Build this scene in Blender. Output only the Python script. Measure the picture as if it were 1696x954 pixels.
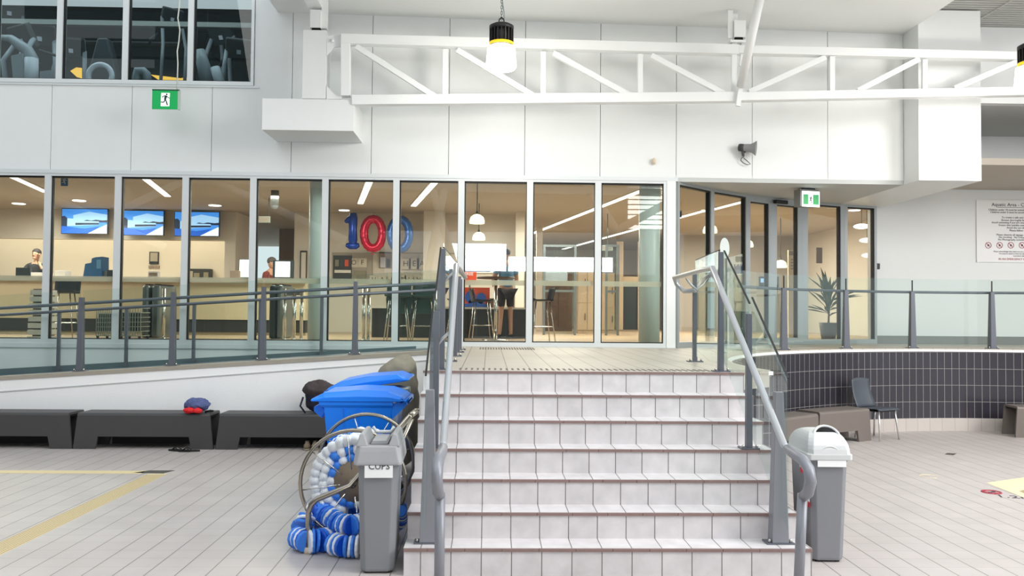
import bpy, bmesh, math, random
from mathutils import Vector, Matrix
random.seed(7)
R = math.radians
for o in list(bpy.data.objects): bpy.data.objects.remove(o)
SC = bpy.context.scene; C = SC.collection

# ------------------------------------------------------------------ camera
F_, H_, YAW, PIT, ROL = 1395.0, 1.737, .02715, .0291, .00873
_cy, _sy, _cp, _sp, _cr, _sr = math.cos(YAW), math.sin(YAW), math.cos(PIT), math.sin(PIT), math.cos(ROL), math.sin(ROL)
_R0 = Vector((_cy, -_sy, 0)); _F0 = Vector((_sy, _cy, 0)); _Z = Vector((0, 0, 1))
DIR = _F0 * _cp + _Z * _sp; _U0 = _Z * _cp - _F0 * _sp
RGT = _R0 * _cr + _U0 * _sr; UPV = _U0 * _cr - _R0 * _sr
CAM = Vector((0, 0, H_))
cd = bpy.data.cameras.new('camera'); cam = bpy.data.objects.new('camera', cd); C.objects.link(cam)
cd.sensor_width = 36; cd.lens = F_ * 36 / 1696; cd.clip_start = .05; cd.clip_end = 300
m = Matrix((RGT, UPV, -DIR)).transposed().to_4x4(); m.translation = CAM; cam.matrix_world = m
SC.camera = cam
def ray(u, v): return DIR * F_ + RGT * (u - 848) - UPV * (v - 477)
def P(u, v, Y): d = ray(u, v); return CAM + d * (Y / d.y)          # the point seen at (u,v) on the plane y = Y
def G(u, v, z): d = ray(u, v); return CAM + d * ((z - H_) / d.z)    # ... on the level z
def PX(u, Y, v=510): return P(u, v, Y).x

# ------------------------------------------------------------------ world, lights, exposure
SC.view_settings.view_transform = 'Standard'; SC.view_settings.look = 'None'
SC.view_settings.exposure = 0.36; SC.view_settings.gamma = 1; SC.view_settings.use_curve_mapping = False
try:
    SC.cycles.use_denoising = True; SC.cycles.max_bounces = 9; SC.cycles.diffuse_bounces = 4; SC.cycles.glossy_bounces = 5
    SC.cycles.transparent_max_bounces = 40; SC.cycles.sample_clamp_indirect = 6; SC.cycles.caustics_reflective = False; SC.cycles.caustics_refractive = False
except Exception: pass
W = bpy.data.worlds.new('world'); SC.world = W; W.use_nodes = True
W.node_tree.nodes['Background'].inputs[0].default_value = (.86, .95, 1, 1)
W.node_tree.nodes['Background'].inputs[1].default_value = .86
def area(name, loc, target, sx, sy, power, col=(1, 1, 1)):
    d = bpy.data.lights.new(name, 'AREA'); d.shape = 'RECTANGLE'; d.size = sx; d.size_y = sy; d.energy = power; d.color = col
    o = bpy.data.objects.new(name, d); C.objects.link(o); o.location = loc
    o.rotation_euler = (Vector(target) - Vector(loc)).to_track_quat('-Z', 'Y').to_euler(); return o
area('skylight_and_fill_light', (6, 3, 11), (6, 9.5, 1.5), 8, 6, 600, (1, .99, .97))
area('pool_window_light', (12.5, 2, 7), (6, 10.5, .5), 6, 5, 900, (1, .965, .95))
area('skylight_and_fill_light', (-4, 2, 8.5), (-3.5, 11, .7), 5, 3, 95, (1, .985, .97))  # fill added to lift the ramp wall, not a real skylight
area('pool_window_light', (-.7, -15.7, 4.35), (-.7, 12, 3), 3.0, 1.3, 140, (1, 1, 1))
area('pool_window_light', (3.4, -15.7, 4.05), (3.4, 12, 3), 5.0, .7, 125, (1, 1, 1))
area('reception_light', (-9.5, 20.3, 3.9), (-9.5, 20.9, 1), 7, .5, 75, (1, .86, .66))
area('pool_window_light', (7.5, -15.95, 6.8), (7.5, 12, 5), 1.7, 2.0, 60, (1, .98, .95))
# the foyer's ceiling lamps
for x, y, w in ((-9, 17.5, 160), (-9.5, 14.2, 90), (-3.5, 15.5, 170), (1.5, 17, 190), (5.2, 19, 190), (1, 23, 190), (6.0, 21.5, 150)):
    area('foyer_ceiling_light', (x, y, 3.9), (x, y, 0), 2.2, 1.6, w*.95, (1, .9, .78))
area('gym_ceiling_and_fill_light', (-7.5, 16, 6.8), (-7.5, 16, 4), 3, 2, 14, (.75, .95, 1))
area('gym_ceiling_and_fill_light', (-7, 12.55, 6.85), (-7, 13.6, 4.6), 7, .3, 36, (.85, .97, 1))  # added fill near the glass that brightens the machines

# ------------------------------------------------------------------ helpers
def lin(h):
    h = h.lstrip('#'); r = []
    for i in (0, 2, 4):
        c = int(h[i:i+2], 16) / 255; r.append(c / 12.92 if c <= .04045 else ((c + .055) / 1.055) ** 2.4)
    return (*r, 1)
MATS = {}
def mat(name, col, rough=.5, metal=0, emit=0, ecol=None, spec=.5, noise=0, nscale=8, bump=0, bscale=60, coat=0):
    if name in MATS: return MATS[name]
    M = bpy.data.materials.new(name); M.use_nodes = True; nt = M.node_tree; b = nt.nodes['Principled BSDF']
    c = lin(col) if isinstance(col, str) else (*col, 1)
    b.inputs['Base Color'].default_value = c; b.inputs['Roughness'].default_value = rough; b.inputs['Metallic'].default_value = metal
    b.inputs['Specular IOR Level'].default_value = spec; b.inputs['Coat Weight'].default_value = coat
    if emit:
        b.inputs['Emission Color'].default_value = lin(ecol) if ecol else c; b.inputs['Emission Strength'].default_value = emit
    if noise or bump:
        tc = nt.nodes.new('ShaderNodeTexCoord')
    if noise:
        n = nt.nodes.new('ShaderNodeTexNoise'); n.inputs['Scale'].default_value = nscale; n.inputs['Detail'].default_value = 5
        nt.links.new(tc.outputs['Object'], n.inputs['Vector'])
        mx = nt.nodes.new('ShaderNodeMix'); mx.data_type = 'RGBA'
        mx.inputs[6].default_value = (*[x * (1 - noise) for x in c[:3]], 1); mx.inputs[7].default_value = (*[min(1, x * (1 + noise)) for x in c[:3]], 1)
        nt.links.new(n.outputs['Fac'], mx.inputs[0]); nt.links.new(mx.outputs[2], b.inputs['Base Color'])
    if bump:
        n2 = nt.nodes.new('ShaderNodeTexNoise'); n2.inputs['Scale'].default_value = bscale; nt.links.new(tc.outputs['Object'], n2.inputs['Vector'])
        bp = nt.nodes.new('ShaderNodeBump'); bp.inputs['Strength'].default_value = bump; bp.inputs['Distance'].default_value = .01
        nt.links.new(n2.outputs['Fac'], bp.inputs['Height']); nt.links.new(bp.outputs[0], b.inputs['Normal'])
    MATS[name] = M; return M
def glass(name, tint, refl=1.0, rough=0.0):
    M = bpy.data.materials.new(name); M.use_nodes = True; nt = M.node_tree; nt.nodes.clear()
    out = nt.nodes.new('ShaderNodeOutputMaterial'); mx = nt.nodes.new('ShaderNodeMixShader')
    t = nt.nodes.new('ShaderNodeBsdfTransparent'); g = nt.nodes.new('ShaderNodeBsdfGlossy'); fr = nt.nodes.new('ShaderNodeFresnel')
    t.inputs[0].default_value = (*tint, 1); g.inputs['Roughness'].default_value = rough; g.inputs[0].default_value = (.95, 1, .98, 1); fr.inputs[0].default_value = 1.5
    ml = nt.nodes.new('ShaderNodeMath'); ml.operation = 'MULTIPLY'; ml.inputs[1].default_value = refl
    ge = nt.nodes.new('ShaderNodeNewGeometry'); sb = nt.nodes.new('ShaderNodeMath'); sb.operation = 'SUBTRACT'; sb.inputs[0].default_value = 1; nt.links.new(ge.outputs['Backfacing'], sb.inputs[1])
    m2 = nt.nodes.new('ShaderNodeMath'); m2.operation = 'MULTIPLY'; nt.links.new(fr.outputs[0], ml.inputs[0]); nt.links.new(ml.outputs[0], m2.inputs[0]); nt.links.new(sb.outputs[0], m2.inputs[1]); nt.links.new(m2.outputs[0], mx.inputs[0]); nt.links.new(t.outputs[0], mx.inputs[1]); nt.links.new(g.outputs[0], mx.inputs[2])
    nt.links.new(mx.outputs[0], out.inputs[0]); MATS[name] = M; return M
def tilemat(name, col, joint, sx, sy, ox=0, oy=0, jw=.005, jstr=(1, 1), uv=False, rough=.45, noise=.08, nscale=3, axes=(0, 1), vary=.05):
    """joint lines every sx, sy metres along two axes; jstr: how strongly each set of joints shows"""
    M = bpy.data.materials.new(name); M.use_nodes = True; nt = M.node_tree; b = nt.nodes['Principled BSDF']; b.inputs['Roughness'].default_value = rough
    N = nt.nodes.new; L = nt.links.new
    geo = N('ShaderNodeTexCoord') if uv else N('ShaderNodeNewGeometry'); src = geo.outputs['UV'] if uv else geo.outputs['Position']
    sep = N('ShaderNodeSeparateXYZ'); L(src, sep.inputs[0])
    def mth(op, a, bb=None):
        n = N('ShaderNodeMath'); n.operation = op
        for i, q in enumerate((a, bb)):
            if q is None: continue
            if isinstance(q, (int, float)): n.inputs[i].default_value = q
            else: L(q, n.inputs[i])
        return n.outputs[0]
    fac = None; cells = []
    for ax, s, o, st in ((axes[0], sx, ox, jstr[0]), (axes[1], sy, oy, jstr[1])):
        q = mth('DIVIDE', mth('SUBTRACT', sep.outputs[ax], o), s); cells.append(mth('FLOOR', q))
        fr = mth('FRACT', q); d = mth('MULTIPLY', mth('ABSOLUTE', mth('SUBTRACT', fr, .5)), 2)   # 1 at the joint
        l = mth('MULTIPLY', mth('GREATER_THAN', d, 1 - jw / s), st)
        fac = l if fac is None else mth('MAXIMUM', fac, l)
    cb = N('ShaderNodeCombineXYZ'); L(cells[0], cb.inputs[0]); L(cells[1], cb.inputs[1])
    wn = N('ShaderNodeTexWhiteNoise'); L(cb.outputs[0], wn.inputs['Vector'])
    nz = N('ShaderNodeTexNoise'); nz.inputs['Scale'].default_value = nscale; nz.inputs['Detail'].default_value = 6; L(src, nz.inputs['Vector'])
    c = lin(col)
    k = mth('ADD', mth('MULTIPLY', mth('SUBTRACT', wn.outputs['Value'], .5), 2 * vary), mth('MULTIPLY', mth('SUBTRACT', nz.outputs['Fac'], .5), 4 * noise))
    k = mth('ADD', k, 1)
    vm = N('ShaderNodeVectorMath'); vm.operation = 'SCALE'; vm.inputs[0].default_value = c[:3]; L(k, vm.inputs['Scale'])
    mx = N('ShaderNodeMix'); mx.data_type = 'RGBA'; L(fac, mx.inputs[0]); L(vm.outputs[0], mx.inputs[6]); mx.inputs[7].default_value = lin(joint)
    L(mx.outputs[2], b.inputs['Base Color'])
    bp = N('ShaderNodeBump'); bp.inputs['Strength'].default_value = .3; bp.inputs['Distance'].default_value = .004; L(mth('SUBTRACT', 1, fac), bp.inputs['Height']); L(bp.outputs[0], b.inputs['Normal'])
    MATS[name] = M; return M

def wloc(o):
    v = Vector((0, 0, 0))
    while o: v += o.location; o = o.parent
    return v
class MB:
    def __init__(s): s.v = []; s.f = []; s.m = []; s.sm = []; s.uv = {}
    def add(s, vs, fs, mi=0, smooth=False):
        b = len(s.v); s.v += [Vector(q) for q in vs]
        for f in fs: s.f.append([b + i for i in f]); s.m.append(mi); s.sm.append(smooth)
        return s
    def box(s, lo, hi, mi=0, M=None):
        x0, y0, z0 = lo; x1, y1, z1 = hi
        vs = [Vector(q) for q in ((x0,y0,z0),(x1,y0,z0),(x1,y1,z0),(x0,y1,z0),(x0,y0,z1),(x1,y0,z1),(x1,y1,z1),(x0,y1,z1))]
        if M: vs = [M @ q for q in vs]
        return s.add(vs, [(0,3,2,1),(4,5,6,7),(0,1,5,4),(1,2,6,5),(2,3,7,6),(3,0,4,7)], mi)
    def hexa(s, a, b, mi=0):   # two quads (4 points each) joined
        return s.add(list(a) + list(b), [(0,3,2,1),(4,5,6,7),(0,1,5,4),(1,2,6,5),(2,3,7,6),(3,0,4,7)], mi)
    def prism(s, poly, z0, z1, mi=0, axis='z'):
        n = len(poly)
        f = {'z': lambda p, z: (p[0], p[1], z), 'y': lambda p, z: (p[0], z, p[1]), 'x': lambda p, z: (z, p[0], p[1])}[axis]
        vs = [f(p, z0) for p in poly] + [f(p, z1) for p in poly]
        return s.add(vs, [tuple(range(n))[::-1], tuple(range(n, 2*n))] + [(i, (i+1) % n, n + (i+1) % n, n + i) for i in range(n)], mi)
    def bar(s, p, q, w, h, mi=0, up=(0, 0, 1)):
        p = Vector(p); q = Vector(q); d = (q - p).normalized(); u = Vector(up)
        if abs(d.dot(u)) > .98: u = Vector((0, 1, 0))
        a = d.cross(u).normalized() * w / 2; b = a.cross(d).normalized() * h / 2
        return s.hexa([p - a - b, p + a - b, p + a + b, p - a + b], [q - a - b, q + a - b, q + a + b, q - a + b], mi)
    def tube(s, pts, r, n=10, mi=0, cap=True, closed=False):
        pts = [Vector(p) for p in pts]; N = len(pts); base = len(s.v); rr = r if isinstance(r, (list, tuple)) else [r] * N
        prev = None; vs = []
        for i, p in enumerate(pts):
            if closed: d = pts[(i+1) % N] - pts[i-1]
            else: d = pts[min(i+1, N-1)] - pts[max(i-1, 0)]
            d.normalize()
            if prev is None: a = d.orthogonal().normalized()
            else: a = (prev - d * prev.dot(d)).normalized()
            prev = a; b = d.cross(a)
            vs += [p + (a * math.cos(2*math.pi*k/n) + b * math.sin(2*math.pi*k/n)) * rr[i] for k in range(n)]
        fs = []
        for i in range(N if closed else N - 1):
            j = (i+1) % N
            fs += [(i*n+k, i*n+(k+1) % n, j*n+(k+1) % n, j*n+k) for k in range(n)]
        if cap and not closed: fs += [tuple(range(n))[::-1], tuple(range((N-1)*n, N*n))]
        return s.add(vs, fs, mi, True)
    def lathe(s, prof, c=(0, 0, 0), n=24, mi=0, M=None, smooth=True, cap=True):
        vs = []
        for r, z in prof: vs += [Vector((r*math.cos(2*math.pi*k/n), r*math.sin(2*math.pi*k/n), z)) for k in range(n)]
        vs = [(M @ q if M else q) + Vector(c) for q in vs]; fs = []
        for i in range(len(prof)-1): fs += [(i*n+k, i*n+(k+1) % n, (i+1)*n+(k+1) % n, (i+1)*n+k) for k in range(n)]
        if cap: fs += [tuple(range(n))[::-1], tuple(range((len(prof)-1)*n, len(prof)*n))]
        return s.add(vs, fs, mi, smooth)
    def ball(s, c, r, n=12, mi=0, M=None):
        r = r if isinstance(r, (tuple, list)) else (r, r, r); c = Vector(c); m_ = n // 2; vs = [Vector((0, 0, -r[2]))]
        for i in range(1, m_):
            t = -math.pi/2 + math.pi*i/m_
            vs += [Vector((r[0]*math.cos(t)*math.cos(2*math.pi*k/n), r[1]*math.cos(t)*math.sin(2*math.pi*k/n), r[2]*math.sin(t))) for k in range(n)]
        vs.append(Vector((0, 0, r[2]))); fs = []
        for k in range(n): fs.append((0, 1+(k+1) % n, 1+k))
        for i in range(m_-2): fs += [(1+i*n+k, 1+i*n+(k+1) % n, 1+(i+1)*n+(k+1) % n, 1+(i+1)*n+k) for k in range(n)]
        L_ = 1+(m_-2)*n
        for k in range(n): fs.append((L_+k, L_+(k+1) % n, L_+n))
        vs = [(M @ q if M else q) + c for q in vs]
        return s.add(vs, fs, mi, True)
    def build(s, name, mats, parent=None, label=None, cat=None, group=None, kind=None, bevel=0, local=False, base=True, segs=2, flip=False):
        if not isinstance(mats, (list, tuple)): mats = [mats]
        mats = [MATS[q] if isinstance(q, str) else q for q in mats]
        me = bpy.data.meshes.new(name); o = bpy.data.objects.new(name, me); C.objects.link(o)
        off = Vector((0, 0, 0))
        if parent:
            if not local: off = wloc(parent)
            o.parent = parent
        elif base and s.v and not local:
            xs = [q.x for q in s.v]; ys = [q.y for q in s.v]; zs = [q.z for q in s.v]
            off = Vector(((min(xs)+max(xs))/2, (min(ys)+max(ys))/2, min(zs))); o.location = off
        me.from_pydata([q - off for q in s.v], [], s.f)
        for mm in mats: me.materials.append(mm)
        for p, mi, smo in zip(me.polygons, s.m, s.sm): p.material_index = mi; p.use_smooth = smo
        bm = bmesh.new(); bm.from_mesh(me); bmesh.ops.recalc_face_normals(bm, faces=bm.faces); bm.to_mesh(me); bm.free()
        if bevel:
            md = o.modifiers.new('bevel', 'BEVEL'); md.width = bevel; md.segments = segs; md.limit_method = 'ANGLE'; md.angle_limit = R(40); md.harden_normals = False
        if label: o['label'] = label
        if cat: o['category'] = cat
        if group: o['group'] = group
        if kind: o['kind'] = kind
        return o
def thing(name, label, cat, loc=(0, 0, 0), rz=0, group=None):
    o = bpy.data.objects.new(name, None); C.objects.link(o); o.location = loc; o.rotation_euler = (0, 0, rz); o.empty_display_size = .1
    o['label'] = label; o['category'] = cat
    if group: o['group'] = group
    return o
def struct(mb, name, mats, **k): return mb.build(name, mats, kind='structure', base=False, **k)
def copy_tree(o, parent=None):
    c = o.copy(); C.objects.link(c); c.parent = parent
    for ch in list(o.children): copy_tree(ch, c)
    return c
def place(proto, used, loc, rz=0, label=None, group=None):
    c = proto if not used else copy_tree(proto)
    c.location = loc; c.rotation_euler = (0, 0, rz)
    if label: c['label'] = label
    if group: c['group'] = group
    return c
def text(body, size, loc, mat_, parent=None, name='lettering', rot=(R(90), 0, 0), align='CENTER', ext=.0015, local=False):
    cu = bpy.data.curves.new(name, 'FONT'); cu.body = body; cu.size = size; cu.align_x = align; cu.align_y = 'CENTER'; cu.extrude = ext; cu.resolution_u = 2
    t = bpy.data.objects.new('tmp', cu); C.objects.link(t)
    me = bpy.data.meshes.new_from_object(t.evaluated_get(bpy.context.evaluated_depsgraph_get())); bpy.data.objects.remove(t)
    me.materials.clear(); me.materials.append(MATS[mat_]); me.name = name
    o = bpy.data.objects.new(name, me); C.objects.link(o)
    from mathutils import Euler
    M = Euler(rot).to_matrix().to_4x4(); me.transform(M)
    off = Vector(loc)
    if parent:
        o.parent = parent
        if not local: off = off - wloc(parent)
    me.transform(Matrix.Translation(off)); return o
def skin(name, verts, edges, radii, mat_, parent=None, sub=1, root=0, off=(0, 0, 0)):
    me = bpy.data.meshes.new(name); o = bpy.data.objects.new(name, me); C.objects.link(o)
    me.from_pydata([Vector(v) for v in verts], edges, [])
    o.modifiers.new('skin', 'SKIN'); 
    for i, r in enumerate(radii):
        sv = me.skin_vertices[0].data[i]; sv.radius = (r, r) if not isinstance(r, tuple) else r; sv.use_root = (i == root)
    md = o.modifiers.new('sub', 'SUBSURF'); md.levels = sub; md.render_levels = sub
    dg = bpy.context.evaluated_depsgraph_get(); m2 = bpy.data.meshes.new_from_object(o.evaluated_get(dg)); o.modifiers.clear(); o.data = m2; bpy.data.meshes.remove(me); m2.name = name
    m2.materials.clear(); m2.materials.append(MATS[mat_])
    for p in m2.polygons: p.use_smooth = True
    o.location = off
    if parent: o.parent = parent
    return o

# ------------------------------------------------------------------ materials
mat('white_paint', '#e9ebea', .45, noise=.015); mat('white_steel', '#eceeed', .35); mat('white_render', '#fcfbfb', .6, bump=.15, bscale=90)
mat('joint_dark', '#7c8080', .8); mat('soffit_grey', '#c3c6c4', .6); mat('ceiling_board', '#e6e8e6', .7); mat('shade_grey', '#8b8d8b', .7)
mat('frame_alu', '#dfe3e4', .4, .15); mat('door_alu', '#aeb2b2', .38, .45); mat('gasket', '#0c0c0c', .5); mat('black_plastic', '#121214', .4); mat('black_hole', '#050505', .9)
mat('post_grey', '#686b74', .38, .3); mat('blade_grey', '#8b8c93', .4, .25); mat('rail_silver', '#b9bbbf', .32, .55); mat('chrome', '#d7d5d0', .12, 1); mat('steel_brushed', '#a89f92', .22, 1)
mat('bolt_steel', '#c9c5bd', .25, 1); mat('ledge_tile', '#a59d90', .6, noise=.1); mat('upstand', '#5f7076', .5)
mat('bin_grey', '#85868b', .45, bump=.08, bscale=200); mat('lid_grey', '#a6a6a9', .38); mat('lid_pale', '#cfd0d0', .38); mat('paper', '#f6f6f6', .7); mat('ink', '#3a3b40', .7); mat('sticker_red', '#d8102c', .5)
mat('bin_blue', '#0483ff', .33, noise=.03); mat('bin_blue_dark', '#0a3f8c', .5); mat('bead_blue', '#3b85ec', .35); mat('bead_navy', '#1c5fd4', .4); mat('bead_white', '#eef1f6', .4)
mat('tarp', '#8d8677', .85, noise=.15, nscale=6, bump=.6, bscale=14); mat('tarp_seam', '#6d675b', .9); mat('hessian', '#8a7968', .9, noise=.2, nscale=30)
mat('bench_dark', '#454344', .5, noise=.04); mat('bench_brown', '#756c66', .5, noise=.04); mat('bench_shade', '#1b1a1b', .8)
mat('bag_brown', '#43383a', .85, noise=.25, nscale=14, bump=.8, bscale=22); mat('bag_navy', '#1b1c30', .85, noise=.2); mat('cloth_blue', '#56608f', .85, noise=.25, nscale=20, bump=.8, bscale=40); mat('cloth_red', '#d8161f', .7, bump=.4, bscale=30)
mat('shoe_tan', '#7d6d5a', .8, noise=.15); mat('shoe_sole', '#b9ac98', .8); mat('rubber_black', '#151515', .6)
mat('strip_cream', '#e2cfa4', .6); mat('strip_line', '#a99874', .7); mat('patch_cream', '#e9dcb4', .6); mat('mark_dark', '#4c4a50', .7); mat('mark_red', '#a8394b', .7); mat('drain', '#4a4642', .6)
mat('chair_charcoal', '#4a5058', .5); mat('chair_under', '#16171b', .5); mat('leg_alu', '#d8d6d3', .3, .6)
mat('nosing', '#8c7470', .5, noise=.15, nscale=30); mat('tactile', '#6f675f', .8)
mat('sign_green', '#0a9a4e', .35, emit=.35, ecol='#0a9a4e'); mat('sign_white', '#ffffff', .4, emit=.9, ecol='#ffffff'); mat('sign_dark', '#0f4a34', .5); mat('sign_edge', '#b9c9bd', .3)
mat('lamp_black', '#1a1718', .45); mat('lamp_glow', '#ffffff', .4, emit=3.2, ecol='#fffdf2'); mat('lamp_yellow', '#f0c024', .4, emit=.6, ecol='#f3c01e')
mat('pendant_glow', '#fff6d8', .4, emit=1.6, ecol='#fff4cf'); mat('tube_glow', '#ffffff', .4, emit=2.2, ecol='#fffdf8'); mat('panel_glow', '#ffffff', .4, emit=1.8)
mat('mega_grey', '#8f8f8f', .5); mat('mega_dark', '#3b3b3b', .5); mat('beige_plastic', '#d9c8b2', .5); mat('cord_pale', '#d6d9cf', .6)
mat('foyer_wall', '#ddd6ca', .7); mat('foyer_wall_grey', '#a79f92', .7); mat('foyer_ceiling', '#b5aca0', .8); mat('foyer_floor', '#b39c80', .35, noise=.06); mat('foyer_brown', '#8c7c6e', .7)
mat('column_teal', '#e9f4f0', .35); mat('desk_cream', '#cbbd9f', .5); mat('desk_top', '#b3a58e', .4); mat('desk_dark', '#2c2c2e', .5); mat('desk_white', '#dedbd3', .35)
mat('tv_black', '#0a0c10', .3); mat('tv_sky', '#4a97f0', .4, emit=.75, ecol='#3f90ee'); mat('tv_pale', '#a8d4fb', .4, emit=.8, ecol='#9fcdf8'); mat('tv_dark', '#16335c', .4, emit=.2, ecol='#16335c'); mat('tv_white', '#f2f7fb', .4, emit=.8); mat('tv_deep', '#1b66d8', .4, emit=.6, ecol='#1862d6')
mat('foil_blue', '#1747b8', .22, .35); mat('foil_red', '#d01240', .22, .35); mat('foil_steel', '#3d6fc0', .22, .35)
mat('letter_tile', '#d5ccba', .6); mat('letter_ink', '#4e473f', .7); mat('display_blue', '#1f5f92', .5); mat('poster_white', '#f1f1ee', .5, emit=.25); mat('poster_orange', '#e2502a', .5); mat('poster_blue', '#2d5db0', .5, noise=.3, nscale=12); mat('wood_brown', '#6e4f3a', .45, noise=.12); mat('cabinet_tan', '#b5a187', .5); mat('cabinet_olive', '#857f68', .5)
mat('skin_tone', '#c89a80', .6); mat('hair_dark', '#2c2624', .7); mat('hair_grey', '#5a5450', .7); mat('shirt_dark', '#2b2e33', .8); mat('shirt_red', '#7d3b2f', .8); mat('shirt_blue', '#5d93bd', .8); mat('shorts_dark', '#2a1c20', .8); mat('teal_fabric', '#3c5552', .8)
mat('gym_wall', '#26383b', .7); mat('gym_dark', '#1d2a30', .5); mat('gym_grey', '#8e979f', .4); mat('gym_pale', '#d5d8e4', .35); mat('gym_white_glow', '#e8ecf0', .5, emit=.6); mat('gym_screen', '#222a30', .25); mat('gym_warm', '#f0b84a', .5, emit=1.2, ecol='#efb54a')
mat('leaf', '#3f5a2c', .6, noise=.3, nscale=10); mat('pot', '#55504a', .6); mat('grey_metal', '#7f8686', .3, .7); mat('wire_pale', '#a9b0aa', .4, .5); mat('slat', '#b4b5b0', .5); mat('slat_dark', '#6e6f6b', .8)
mat('rear_frame', '#8e9696', .6); mat('lawn', '#7fae3a', .9); mat('slide_green', '#4fae5a', .4)
def frosted(name, col, clear):
    M = mat(name, col, .8); nt = M.node_tree; b = nt.nodes['Principled BSDF']; b.inputs['Alpha'].default_value = 1 - clear; return M
frosted('frost', '#fbeed8', .45)
glass('glass_facade', (.87, .91, .89), 2.2); glass('glass_rail', (.93, .972, .958), 1.3); glass('glass_door', (.84, .87, .85), 1.3); glass('glass_gym', (.74, .81, .81), 1.3)
tilemat('floor_tile', '#c0b8b5', '#77736e', .2, .2, ox=-.235, oy=5.6, jw=.008, jstr=(.95, .22), noise=.06, nscale=2.2, vary=.025, rough=.42)
tilemat('stair_tile', '#d8d3d4', '#6b6360', .2, 10, ox=-.235, oy=-3, jw=.0065, jstr=(.95, 0), noise=.11, nscale=9, vary=.045)
tilemat('landing_tile', '#b4aca1', '#786f64', .2, .8, ox=-.235, oy=7.1, jw=.010, jstr=(.9, .2), noise=.05, nscale=2, vary=.03)
tilemat('wall_tile', '#34323a', '#9c9996', .115, .25, oy=.19, jw=.006, uv=True, noise=.08, nscale=.8, vary=.06, rough=.25)
tilemat('base_tile', '#c8c0ba', '#8f8680', .2, .5, oy=-.1, jw=.004, uv=True, noise=.03, vary=.03)
tilemat('skirt_tile', '#8c8985', '#6d6a66', .2, 5, oy=-2, jw=.004, noise=.03, vary=.04, axes=(0, 2))

# ------------------------------------------------------------------ setting
YF, ZT, ZL = 12.16, 3.665, 1.245
Y1, TR = 5.61, .25
ZS = [.178, .355, .534, .713, .894, 1.0726, 1.245]
SXL, SXR = -.545, 2.17
DW = [(2.70, YF + .02), (3.39, 12.86), (4.12, 13.45), (4.62, 13.78), (5.28, 14.12), (6.16, 14.48), (6.80, 14.66)]
struct(MB().box((-16, -16, -.12), (20, 13.2, 0)), 'floor', 'floor_tile')
# stairs
st = thing('staircase', 'grey tiled staircase of seven steps with brown nosings', 'stairs', (0.81, Y1, 0))
for k in range(7):
    y0 = Y1 + k * TR; z0 = ZS[k-1] if k else 0
    y1 = y0 + TR + .02 if k < 6 else y0 + .034
    s = MB().box((SXL, y0 + .002, 0 if k == 0 else z0 - .02), (SXR, y1, ZS[k] - .022)).build('riser', 'stair_tile', st)
    MB().box((SXL - .004, y0 + .012, ZS[k] - .022), (SXR + .004, y1, ZS[k])).build('tread', 'stair_tile', st)
    nb = MB(); x = SXL - .004; j = 0
    while x < SXR:
        x2 = min(SXR + .004, x + (.245 if j else .16)); nb.box((x + .0015, y0 - .006, ZS[k] - .021), (x2 - .0015, y0 + .012, ZS[k] - .001)); x = x2; j += 1
    nb.build('nosing', 'nosing', st)
# landing and curved tiled wall
CXA, CYA, RA = 7.15, 8.0, 4.68
arc = [(CXA + RA*math.cos(a), CYA + RA*math.sin(a)) for a in [math.pi + .12 - i * (math.pi + .12 - .35) / 64 for i in range(65)]]
arc = [(SXR, 7.13)] + arc
YL = 7.145
land = MB()
poly = [(SXL, YL), (SXR, YL)] + arc[1:] + [(14, 11.5), (14, 14.9), (6.8, 14.75)] + [(x, y + .1) for x, y in DW[::-1][1:]] + [(2.6, 12.28), (SXL, 12.28)]
land.prism(poly, ZL - .15, ZL)
struct(land, 'floor_landing', 'landing_tile')
def arcwall(r0, z0, z1, name, mt, thick=.12):
    me = bpy.data.meshes.new(name); o = bpy.data.objects.new(name, me); C.objects.link(o); vs = []; fs = []; us = []; L = 0
    pts = [(SXR + .006, YL + .15)] + [(CXA + (RA + r0)*math.cos(a), CYA + (RA + r0)*math.sin(a)) for a in [math.pi + .12 - i * (math.pi + .12 - .35) / 64 for i in range(65)]]
    ls = [0]
    for a, b in zip(pts, pts[1:]): L += math.dist(a, b); ls.append(L)
    for (x, y), l in zip(pts, ls):
        vs += [(x, y, z0), (x, y, z1), (x - thick*(x - CXA)/RA*-1, y - thick*(y - CYA)/RA*-1, z0), (x + thick*(x - CXA)/RA, y + thick*(y - CYA)/RA, z1)]
    n = len(pts)
    for i in range(n-1):
        a = 4*i; b = a+4
        fs += [(a, b, b+1, a+1), (a+1, b+1, b+3, a+3), (a+2, a+3, b+3, b+2), (a, a+2, b+2, b)]
    fs += [(0, 1, 3, 2), (4*n-4, 4*n-2, 4*n-1, 4*n-3)]
    me.from_pydata(vs, [], fs); me.materials.append(MATS[mt]); uv = me.uv_layers.new(name='UV')
    for p in me.polygons:
        for li in p.loop_indices:
            vi = me.loops[li].vertex_index; uv.data[li].uv = (ls[vi // 4], vs[vi][2])
    o['kind'] = 'structure'; return o
arcwall(-.012, .19, ZL - .045, 'wall_curved', 'wall_tile'); arcwall(-.02, 0, .19, 'baseboard_curved', 'base_tile'); arcwall(-.03, ZL - .045, ZL - .012, 'trim_1', 'white_render', .03)
# tactile marks at the head of the stairs and at the door
for nm, x0, x1, y0, y1, lb in (('tactile_mat', -.25, 1.95, 7.22, 7.42, 'row of small grey grip strips at the head of the stairs'), ('tactile_mat', -.12, .62, 11.2, 11.75, 'patch of grey grip strips on the landing by the glazing')):
    b = MB(); x = x0
    while x < x1:
        b.box((x, y0, ZL), (x + .018, y1, ZL + .003)); x += .05 if x1 - x0 > 1 else .036
    b.build(nm, 'tactile', label=lb, cat='floor marking')
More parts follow.
